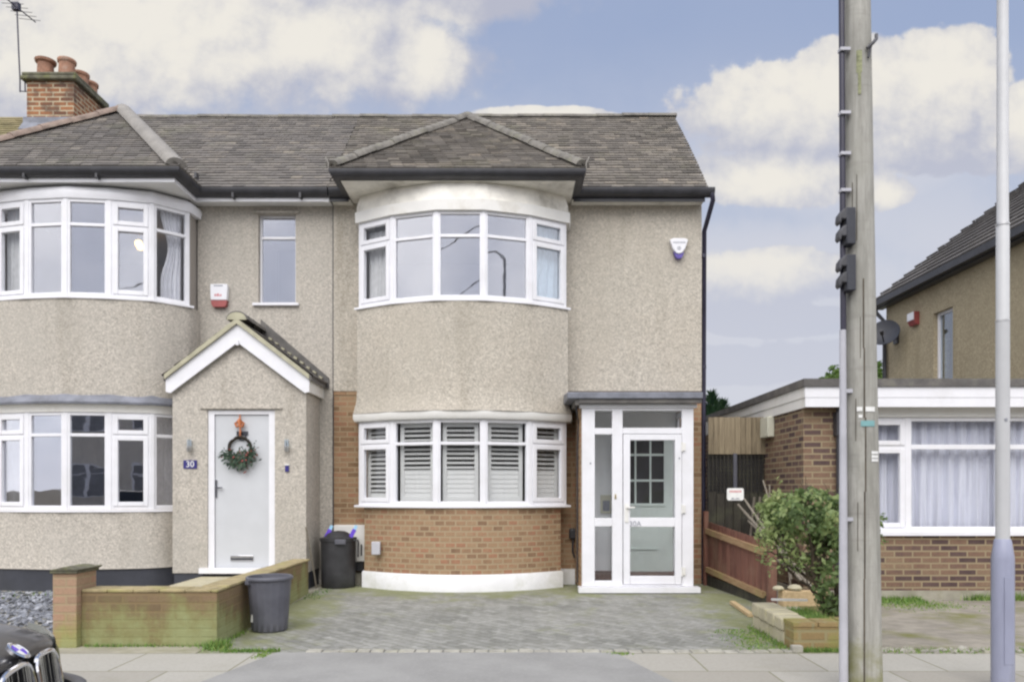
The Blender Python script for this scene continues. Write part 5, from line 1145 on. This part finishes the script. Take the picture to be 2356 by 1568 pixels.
for w_, h_ in ((.026, .034), (.014, .034), (.03, .04), (.018, .026), (.016, .03)): mb.box(x, x + w_ * .75, YW - .0785, YW - .0775, zw(684.5, YW), zw(684.5, YW) + h_); x += w_
part('red_print', mb, M['redink'], AL)
AR = thing('alarm_box', (xw(1558, YW), YW, 4.65), 'white tapered alarm box with a purple base near the house corner', 'alarm box')
def tp(px, py): return (xw(px, YW), YW - .022, zw(py, YW))
mb = MB(); mb.prism([tp(1537.5, 556), tp(1546, 552.5), tp(1571, 552.5), tp(1579.5, 556), tp(1573, 576), tp(1566, 586), tp(1558.5, 588.5), tp(1551, 586), tp(1544, 576)], (0, -.075, 0)); o = part('housing', mb, M['white'], AR); bevel(o, .012, 3)
mb = MB(); mb.prism([tp(1546.5, 583), tp(1551, 587.5), tp(1558.5, 590), tp(1566, 587.5), tp(1570.5, 583), tp(1566, 595), tp(1562, 598.5), tp(1555, 598.5), tp(1551, 595)], (0, -.07, 0)); part('base_lens', mb, M['purple'], AR)
mb = MB(); x = xw(1545, YW)
while x < xw(1571, YW): w_ = random.uniform(.006, .014); mb.box(x, x + w_, YW - .0985, YW - .0975, zw(564.5, YW), zw(561, YW)); x += w_ + .006
mb.tube([(xw(1558.5, YW) + .022 * math.cos(a), YW - .098, zw(576, YW) + .022 * math.sin(a)) for a in [2 * math.pi * k / 20 for k in range(21)]], .004, 4, sm=False); mb.box(xw(1558.5, YW) - .006, xw(1558.5, YW) + .006, YW - .0985, YW - .0975, zw(578, YW), zw(574, YW)); part('grey_emblem', mb, M['greyink'], AR)
# wreath
WX, WY, WZ = xw(551.5, QY), QY + .02, zw(1031, QY)
WR = thing('wreath', (WX, WY, WZ), 'festive twig wreath with fir sprays and an orange copper bow hanging on the grey door', 'wreath')
mb = MB(); rw = .148
for k in range(5):
    o1 = random.uniform(0, 6); mb.tube([(WX + (rw + .012 * math.sin(3 * a + o1)) * math.cos(a), WY - .012 + .012 * math.cos(4 * a + o1), WZ + (rw + .012 * math.sin(3 * a + o1)) * math.sin(a)) for a in [2 * math.pi * j / 36 for j in range(37)]], .011, 6)
part('ring', mb, M['twig'], WR)
mb = MB()
for k in range(520):
    a_ = random.gauss(-math.pi / 2, .62) if random.random() < .9 else random.uniform(-.6, .5); rr = rw + random.gauss(.01, .05); p = Vector((WX + rr * math.cos(a_), WY - .02 - random.random() * .05, WZ + rr * math.sin(a_)))
    dr = Vector((math.cos(a_) + random.gauss(0, .7), random.gauss(-.2, .3), math.sin(a_) + random.gauss(0, .7))).normalized(); ln = random.uniform(.03, .075); sd = dr.cross(Vector((0, 1, .2))).normalized() * ln * .18
    if a_ > -.5: ln *= .6
    i = [mb.vert(p), mb.vert(p + dr * ln * .5 + sd), mb.vert(p + dr * ln), mb.vert(p + dr * ln * .5 - sd)]; mb.face(i, None, random.random())
for (a_, ln) in ((-2.75, .13), (-2.1, .11), (-1.2, .12), (-.55, .10), (-.35, .10)):
    for k in range(40):
        f = random.random(); c = Vector((WX + (rw + f * ln) * math.cos(a_), WY - .04, WZ + (rw + f * ln) * math.sin(a_))); dr = Vector((math.cos(a_ + random.gauss(0, .6)), random.gauss(0, .3), math.sin(a_ + random.gauss(0, .6)))); sd = dr.cross(Vector((0, 1, 0))).normalized() * .005
        i = [mb.vert(c - sd), mb.vert(c + sd), mb.vert(c + dr * .045)]; mb.face(i, None, random.random())
part('fir_sprays', mb, M['wreath_leaf'], WR, recalc=False)
mb = MB()
for k in range(6): a_ = random.gauss(-math.pi / 2, .7); mb.lathe([(0, -.014), (.011, -.009), (.015, 0), (.011, .009), (0, .014)], (WX + (rw + random.uniform(-.03, .05)) * math.cos(a_), WY - .075, WZ + (rw + random.uniform(-.03, .05)) * math.sin(a_)), 8, capb=False, capt=False)
part('berries', mb, M['red'], WR)
mb = MB(); bz = zw(975, QY)
mb.beam((WX, WY - .012, zw(953, QY)), (WX, WY - .012, WZ + rw), .02, .006, up=(0, 1, 0))
for sg in (-1, 1):
    mb.tube([(WX, WY - .02, bz - .02), (WX + sg * .03, WY - .035, bz + .04), (WX + sg * .055, WY - .03, bz + .01), (WX + sg * .04, WY - .03, bz - .035), (WX, WY - .025, bz - .025)], [.012, .018, .02, .016, .012], 8)
mb.tube([(WX, WY - .02, bz - .02), (WX - .01, WY - .03, bz + .05), (WX, WY - .03, bz + .085)], [.02, .022, .004], 8); mb.tube([(WX, WY - .02, bz), (WX + .012, WY - .03, bz - .1), (WX + .004, WY - .02, bz - .17)], [.012, .011, .006], 6)
part('bow', mb, M['copper'], WR)
# TV aerial on the chimney
AE = thing('aerial', (-8.02, 12.55, 8.0), 'thin television aerial mast strapped to the chimney', 'aerial')
mb = MB(); mb.tube([(xw(46, 12.5), 12.5, zw(182, 12.5)), (xw(43, 12.5), 12.5, zw(120, 12.5)), (xw(38.5, 12.5), 12.5, zw(6, 12.5))], .012, 8); part('mast', mb, M['black_pipe'], AE)
mb = MB()
X, Z = xw(38, 12.5), zw(16, 12.5)
mb.tube([(X - .05, 12.15, Z), (X + .03, 12.95, Z + .02)], .010, 6)
for k in range(7): yy = 12.2 + k * .11; mb.tube([(X - .19, yy, Z + .005 * k), (X + .17, yy, Z - .01)], .0045, 5)
mb.box(X - .06, X + .05, 12.46, 12.54, Z - .06, Z + .06); part('antenna', mb, M['black_pipe'], AE)
mb = MB()
for y in (176, 210): mb.tube([(xw(46, 12.5), 12.5, zw(y, 12.5)), (-7.972, 12.52, zw(y, 12.5))], .010, 6)
mb.tube([(xw(57, 12.5), 12.5, zw(176, 12.5)), (xw(58, 12.5), 12.5, zw(211, 12.5))], .012, 6); mb.tube([(xw(46, 12.5), 12.5, zw(174, 12.5)), (xw(46, 12.5), 12.5, zw(212, 12.5))], .012, 6); part('bracket', mb, M['black_pipe'], AE)

# ================================================================== BEHIND THE WINDOWS
def inset(J, i, d=.14, a=.06, b=.06):
    P, t, n, L = seg_frame(J[i], J[i + 1]); p0 = P + t * a - n * d; p1 = P + t * (L - b) - n * d; return (p0.x, p0.y), (p1.x, p1.y)
def curt(J, i, z0, z1, lab, mat='curtain_pale', waves=6, amp=.018, gather=None, a=.06, b=.06, d=.14, rev=False, grp=None):
    p, q_ = inset(J, i, d, a, b)
    if rev: p, q_ = q_, p
    single('curtain', curtain_sheet(p, q_, z0, z1, waves, amp, gather=gather), M[mat], lab, 'curtain', grp)
curt(JR, 0, 3.95, 4.95, 'white curtain in the first upper pane of the end house', 'curtain', 5, b=.12)
curt(JR, 4, 3.95, 5.02, 'pale lace curtain in the last upper pane under the alarm box side', 'curtain_pale', 4, a=.10, gather=.25, rev=True)
curt(JL, 5, 3.98, 5.2, 'grey-white tied curtain at the right end of the upper bay over the grey door', 'curtain_pale', 5, gather=.35, a=.16, rev=True)
curt(JL, 1, 3.98, 5.2, 'shadowed curtain at the near left of the upper bay of number 30', 'curtain', 6)
curt(JL, 1, 1.15, 2.35, 'grey curtain at the left of the lower bay of number 30', 'curtain', 7)
curt(JL, 5, 1.15, 2.35, 'pale curtain beside the porch in the lower bay of number 30', 'curtain_pale', 7)
labs = ['first white slatted shutter from the meter cabinet side', 'white shutter between the first and middle shutters', 'middle white slatted shutter of the lower bay', 'white shutter between the middle shutter and the one nearest the porch', 'white slatted shutter nearest the glazed porch']
for i in range(5):
    P, t, n, L = seg_frame(JR[i], JR[i + 1]); fr = (P - n * .10, t, n, L); s0, s1 = .075, L - .075
    c = P + t * L / 2 - n * .10; o = thing('window_shutter', (c.x, c.y, 1.17), labs[i], 'shutter', 'shutters in the lower bay window')
    mb = MB(); sbar(mb, fr, s0, s0 + .055, 1.19, 2.27, 0, -.026); sbar(mb, fr, s1 - .055, s1, 1.19, 2.27, 0, -.026); sbar(mb, fr, s0 + .055, s1 - .055, 1.19, 1.26, 0, -.026); sbar(mb, fr, s0 + .055, s1 - .055, 2.20, 2.27, 0, -.026); part('frame', mb, M['shutter'], o)
    mb = MB(); z = 1.285
    while z < 2.2:
        openq = z > 1.60 or (i == 0 and z > 1.32); an = R(28 if openq else 82); w_ = .031
        c = fr[0] + t * (L / 2) - n * .013; ax_ = -n * math.cos(an) + Vector((0, 0, 1)) * math.sin(an); ay_ = (n * math.sin(an) + Vector((0, 0, 1)) * math.cos(an))
        mb.obox((c.x, c.y, z), t * ((s1 - s0) / 2 - .057), ax_ * w_, ay_ * .0045); z += .062
    part('slats', mb, M['shutter'], o)
CLP = thing('ceiling_lamp', (-5.9, 12.0, 5.40), 'lit warm pendant lamp seen through the upper bay of number 30', 'ceiling lamp')
mb = MB(); mb.tube([(-5.88, 12, 5.42), (-5.88, 12, 5.28)], .012, 6); part('stem', mb, M['brass'], CLP)
for (dx_, dz_) in ((0, 5.235), (.055, 5.165)):
    mb = MB(); mb.lathe([(0, -.06), (.04, -.045), (.058, 0), (.045, .04), (0, .06)], (-5.89 + dx_, 12 - dx_, dz_), 16, capb=False, capt=False); part('bulb', mb, M['bulb'], CLP)

# ================================================================== PARKED CAR
CR_ = thing('parked_car', (-2.03, 3.19, -.10), 'dark parked car with chrome kidney-shaped twin grilles at the kerb', 'car')
ORG[CR_] = Vector((0, 0, 0))
def prof(w, zh, zs, zb):
    h = [(0, zh), (.45 * w, zh - .006), (.75 * w, zh - .028), (.93 * w, zh - .085), (w, zh - .2 if zh - .2 > zs else zs), (w * 1.005, .50), (w * .985, .34), (w * .93, zb), (0, zb)]
    return h + [(-y, z) for (y, z) in h[-2:0:-1]]
stn = [(.0, .60, .745, .6, .24), (-.05, .70, .775, .6, .22), (-.17, .80, .81, .62, .2), (-.40, .87, .855, .66, .19), (-.85, .895, .915, .7, .19), (-1.25, .90, .965, .74, .19), (-1.6, .90, .99, .76, .19), (-3.2, .90, 1.0, .78, .19), (-3.9, .87, 1.0, .78, .22), (-4.25, .80, .96, .76, .3), (-4.38, .70, .90, .7, .36)]
mb = MB(); rings = []
for (x, w, zh, zs, zb) in stn: rings.append([mb.vert((x - .05 * (abs(y) / w) ** 2 * (1 if x > -.1 else 0), y, z)) for (y, z) in prof(w, zh, zs, zb)])
for p_, q_ in zip(rings, rings[1:]):
    for k in range(len(p_)): mb.face((p_[k], p_[(k + 1) % len(p_)], q_[(k + 1) % len(p_)], q_[k]), None, .5, True)
mb.face(rings[0]); mb.face(rings[-1][::-1]); bd = part('body', mb, M['carpaint'], CR_); ss = bd.modifiers.new('sub', 'SUBSURF'); ss.levels = 2; ss.render_levels = 2
mb = MB(); rings = []
for (x, w, z0, z1, ww) in ((-1.22, .76, .95, .955, .74), (-1.95, .74, .97, 1.38, .60), (-2.5, .74, .98, 1.43, .59), (-3.1, .73, .98, 1.38, .57), (-3.85, .68, .98, .99, .66)): rings.append([mb.vert(p_) for p_ in ((x, w, z0), (x, ww, z1), (x, 0, z1 + .015), (x, -ww, z1), (x, -w, z0))])
for p_, q_ in zip(rings, rings[1:]):
    for k in range(4): mb.face((p_[k], p_[k + 1], q_[k + 1], q_[k]), None, .5, True)
part('windows', mb, M['car_glass'], CR_)
mb = MB(); mb.hexa([(-1.93, -.58, 1.385), (-1.93, .58, 1.385), (-3.12, .56, 1.385), (-3.12, -.56, 1.385), (-1.98, -.52, 1.45), (-1.98, .52, 1.45), (-3.05, .5, 1.45), (-3.05, -.5, 1.45)]); o = part('cabin_roof', mb, M['carpaint'], CR_); bevel(o, .03, 3)
def kidney(yc, hw, z0, z1):
    pts = []
    for k in range(40):
        a_ = 2 * math.pi * k / 40; ca, sa = math.cos(a_), math.sin(a_); pw = .55
        yy = yc + hw * math.copysign(abs(ca) ** pw, ca); zz = (z0 + z1) / 2 + (z1 - z0) / 2 * math.copysign(abs(sa) ** pw, sa); zz += .02 * (1 - abs(yy) / .34) * (1 if sa > 0 else 0)
        pts.append(Vector((.045 - .06 * (abs(yy) / .6) ** 2 - .20 * max(0, zz - .60), yy, zz)))
    return pts
for sg in (-1, 1):
    pts = kidney(sg * .165, .14, .51, .735)
    mb = MB(); mb.tube(pts + pts[:2], .011, 8, cap=False); g = part('kidney_grille', mb, M['chrome'], CR_)
    mb = MB(); cen = sum(pts, Vector()) / len(pts); i = [mb.vert(p + Vector((-.004, 0, 0))) for p in pts]; mb.face(i); part('mesh_back', mb, M['grille_black'], g)
    mb = MB()
    for k in range(13):
        yy = sg * .165 - .118 + .0197 * k; tops = sorted([p for p in pts if abs(p.y - yy) < .02], key=lambda p: p.z)
        if len(tops) >= 2: mb.beam(tops[0] + Vector((.004, 0, .004)), tops[-1] + Vector((.004, 0, -.004)), .007, .010, up=(1, 0, 0))
    part('slats', mb, M['chrome'], g)
hq = Vector((.62, 0, .78)).normalized().to_track_quat('Z', 'Y').to_matrix()
mb = MB(); mb.lathe([(0, -.01), (.049, -.01), (.051, .004), (.043, .008), (.040, .005), (0, .005)], (-.035, 0, .785), 28, ax=hq, capb=False, capt=False); em = part('badge', mb, M['chrome'], CR_)
for q0, mt in ((0, 'label'), (1, 'violet'), (2, 'label'), (3, 'violet')):
    mb = MB(); c = Vector((-.035, 0, .785)); i = [mb.vert(c + hq @ Vector((0, 0, .0065)))] + [mb.vert(c + hq @ Vector((.034 * math.cos(a_), .034 * math.sin(a_), .0065))) for a_ in [math.pi / 2 * (q0 + k / 6) for k in range(7)]]; mb.face(i); part('quadrant', mb, M[mt], em, recalc=False)
for sg in (-1, 1):
    mb = MB(); ring = []
    for (x, y, z) in ((-.055, .40, .715), (-.11, .60, .745), (-.27, .80, .775), (-.36, .868, .77), (-.30, .86, .66), (-.17, .73, .585), (-.08, .52, .56), (-.05, .41, .60)): ring.append(Vector((x + .028, sg * y * 1.005, z)))
    cen = sum(ring, Vector()) / 8 + Vector((.035, sg * .02, 0)); i = [mb.vert(p) for p in ring]; ci = mb.vert(cen)
    for k in range(8): mb.face((i[k], i[(k + 1) % 8], ci), None, .5, True)
    hl = part('headlight', mb, M['lens'], CR_); s2 = hl.modifiers.new('sub', 'SUBSURF'); s2.levels = 2; s2.render_levels = 2
mb = MB(); pth = [(-.75, .915), (-.40, .905), (-.16, .83), (.03, .62), (.09, .3), (.10, 0), (.09, -.3), (.03, -.62), (-.16, -.83), (-.40, -.905), (-.75, -.915)]
pth = catmull(pth, 4); mb.sweep([(x - .05, y) for x, y in pth], [(-.02, .505), (.0, .50), (.018, .46), (.01, .36), (-.01, .25), (-.06, .24), (-.06, .505)], sm=True); part('bumper', mb, M['carpaint'], CR_)
mb = MB(); mb.box(.045, .066, -.5, .5, .30, .40); part('air_intake', mb, M['grille_black'], CR_)
for (x, sg) in ((-.85, 1), (-.85, -1), (-3.5, 1), (-3.5, -1)):
    axm = Matrix.Rotation(R(90), 3, 'X')
    mb = MB(); mb.lathe([(.20, -.11), (.29, -.115), (.32, -.09), (.325, 0), (.32, .09), (.29, .115), (.20, .11)], (x, sg * .80, .325), 32, ax=axm, capb=False, capt=False); wh = part('wheel', mb, M['tyre'], CR_)
    mb = MB(); mb.lathe([(.205, -.09), (.20, .0), (.205, .09)], (x, sg * .80, .325), 32, ax=axm, capb=False, capt=False)
    for k in range(10): a_ = k * .628; mb.beam((x, sg * .89, .325), (x + .2 * math.cos(a_), sg * .885, .325 + .2 * math.sin(a_)), .035, .025, up=(0, 1, 0))
    mb.box(x - .2, x + .2, sg * .82 - .002, sg * .82 + .002, .15, .5); part('rim', mb, M['steel'], wh)
CR_.rotation_euler = (0, 0, R(13))

# ================================================================== ACROSS THE ROAD (mirrored in the glass)
OP = thing('terrace_row', (0, -14, 0), 'long terrace of houses across the road, mirrored in the front windows', 'terrace')
mb = MB(); mb.box(-26, 22, -20, -14, -.1, 5.3); part('wall', mb, M['opp'], OP)
mb = MB(); mb.prism([(-26.2, -13.7, 5.3), (-26.2, -20.3, 5.3), (-26.2, -17, 7.5)], (48.4, 0, 0)); part('roof', mb, M['tile_old'], OP)
def flatwin(x0, x1, z0, z1):
    J = [(x1, -13.94), (x1 - (x1 - x0) / 3, -13.94), (x0 + (x1 - x0) / 3, -13.94), (x0, -13.94)]; window(OP, J, z0, z1, z0 + (z1 - z0) * .72, glass=M['opp_glass'], st=.07)
for k in range(9):
    X = -25 + 5.3 * k; flatwin(X, X + 2.9, 1.0, 2.4); flatwin(X, X + 2.9, 3.8, 5.0)
    mb = MB(); mb.box(X + 3.4, X + 4.3, -13.99, -13.93, .1, 2.15); part('door', mb, M['white2'] if k % 2 else M['wood_red'], OP)
labw = ['overhead cable from the pole running furthest left across the road', 'overhead cable from the pole to the second house across the road', 'overhead cable from the pole running straight back over the road', 'overhead cable from the pole running right across the road']
for k, tx in enumerate((-18, -9, 1, 9)):
    a = Vector((pxc(8.3), TY, 8.3 - .05 * k)); b = Vector((tx, -13.8, 5.25)); mb = MB(); mb.tube([a + (b - a) * f - Vector((0, 0, 1.0 * 4 * f * (1 - f) * .5)) for f in [q_ / 14 for q_ in range(15)]], .014, 5)
    single('overhead_cable', mb, M['black'], labw[k], 'cable', 'cables from the pole')

# ================================================================== GROUND COVER
mb = MB()
def blades(n, fn, h0, h1, w=.006, vlo=0, vhi=1):
    for k in range(n):
        x, y, z = fn(); h = random.uniform(h0, h1); a_ = random.random() * 6.283; l = Vector((random.gauss(0, .4), random.gauss(0, .4), 1)).normalized() * h; sd = Vector((math.cos(a_), math.sin(a_), 0)) * w
        i = [mb.vert((x - sd.x, y - sd.y, z)), mb.vert((x + sd.x, y + sd.y, z)), mb.vert((x + l.x, y + l.y, z + l.z))]; mb.face(i, None, vlo + (vhi - vlo) * random.random())
rg = random.gauss; ru = random.uniform
blades(420, lambda: (rg(-2.53, .05), rg(6.53, .05), 0), .03, .10)
blades(500, lambda: (ru(-2.45, -1.95), rg(6.39, .02), .0), .01, .045)
blades(260, lambda: (ru(-3.7, -2.5), rg(6.58, .012), 0), .01, .05)
blades(120, lambda: (rg(-2.55, .02), ru(6.6, 7.3), 0), .02, .07)
blades(150, lambda: (ru(-2.65, -2.4), ru(9.4, 10.4), 0), .01, .03)
blades(900, lambda: (rg(2.18, .13), ru(6.36, 7.4), 0), .004, .016, .010, .3, .9)
blades(220, lambda: (rg(2.33, .025), ru(6.36, 7.5), 0), .015, .06)
blades(900, lambda: (ru(2.42, 3.05), ru(6.335, 6.395), 0), .02, .06, .005)
blades(600, lambda: (ru(2.59, 2.84), ru(6.65, 7.3), .19), .03, .09, .006)
blades(380, lambda: (ru(4.45, 5.0), rg(9.33, .03), 0), .02, .09); blades(260, lambda: (rg(5.75, .1), rg(9.33, .03), 0), .03, .12); blades(260, lambda: (rg(6.1, .12), rg(9.33, .03), 0), .03, .15); blades(260, lambda: (ru(6.3, 7.2), rg(9.33, .03), 0), .02, .08)
blades(1500, lambda: (rg(4.75, .3), rg(8.95, .2), 0), .006, .02, .012, .4, 1); blades(700, lambda: (ru(3.1, 5.5), rg(6.37, .03), 0), .006, .03, .008, .4, 1)
blades(160, lambda: (rg(.88, .04), rg(6.3, .03), 0), .005, .02, .008, .4, 1); blades(160, lambda: (-2.0 - random.random() * .1, rg(6.25, .06), 0), .005, .02, .008, .4, 1)
blades(260, lambda: (ru(-7.5, -4.2), ru(9.3, 9.9), 0), .02, .07)
blades(900, lambda: (ru(3.1, 6.5), rg(6.40, .04), 0), .008, .045, .007, .3, .9)
blades(500, lambda: (ru(4.3, 5.0), rg(9.2, .10), 0), .02, .07, .009, .3, .8)
single('grass', mb, M['grassm'], kind='stuff', label='short grass and weeds growing along the walls, kerbs and joints', recalc=False)
mb = MB()
for k in range(5200):
    x, y = ru(-8.2, -3.8), ru(6.9, 10.0); s_ = ru(.012, .038); a_ = random.random() * 6.3; til = Vector((rg(0, .45), rg(0, .45), 1)).normalized(); t1 = til.cross(Vector((math.cos(a_), math.sin(a_), 0))).normalized(); t2 = til.cross(t1); z = ru(.008, .03)
    mb.obox((x, y, z), t1 * s_, t2 * s_ * ru(.4, .8), til * .004, random.random())
single('slate_chippings', mb, M['slate'], kind='stuff', label='loose grey slate chippings covering the front yard of number 30', recalc=False)

mb = MB()
for k in range(260):
    x, y = ru(3.05, 7.5), rg(6.39, .03); s_ = ru(.008, .03); a_ = random.random() * 6.3; til = Vector((rg(0, .3), rg(0, .3), 1)).normalized(); t1 = til.cross(Vector((math.cos(a_), math.sin(a_), 0))).normalized(); t2 = til.cross(t1)
    mb.obox((x, y, s_ * .3), t1 * s_, t2 * s_ * ru(.5, .9), til * s_ * .5, random.random())
single('gravel', mb, M['sett'], kind='stuff', label='small stones and grit along the front edge of the concrete yard', recalc=False)
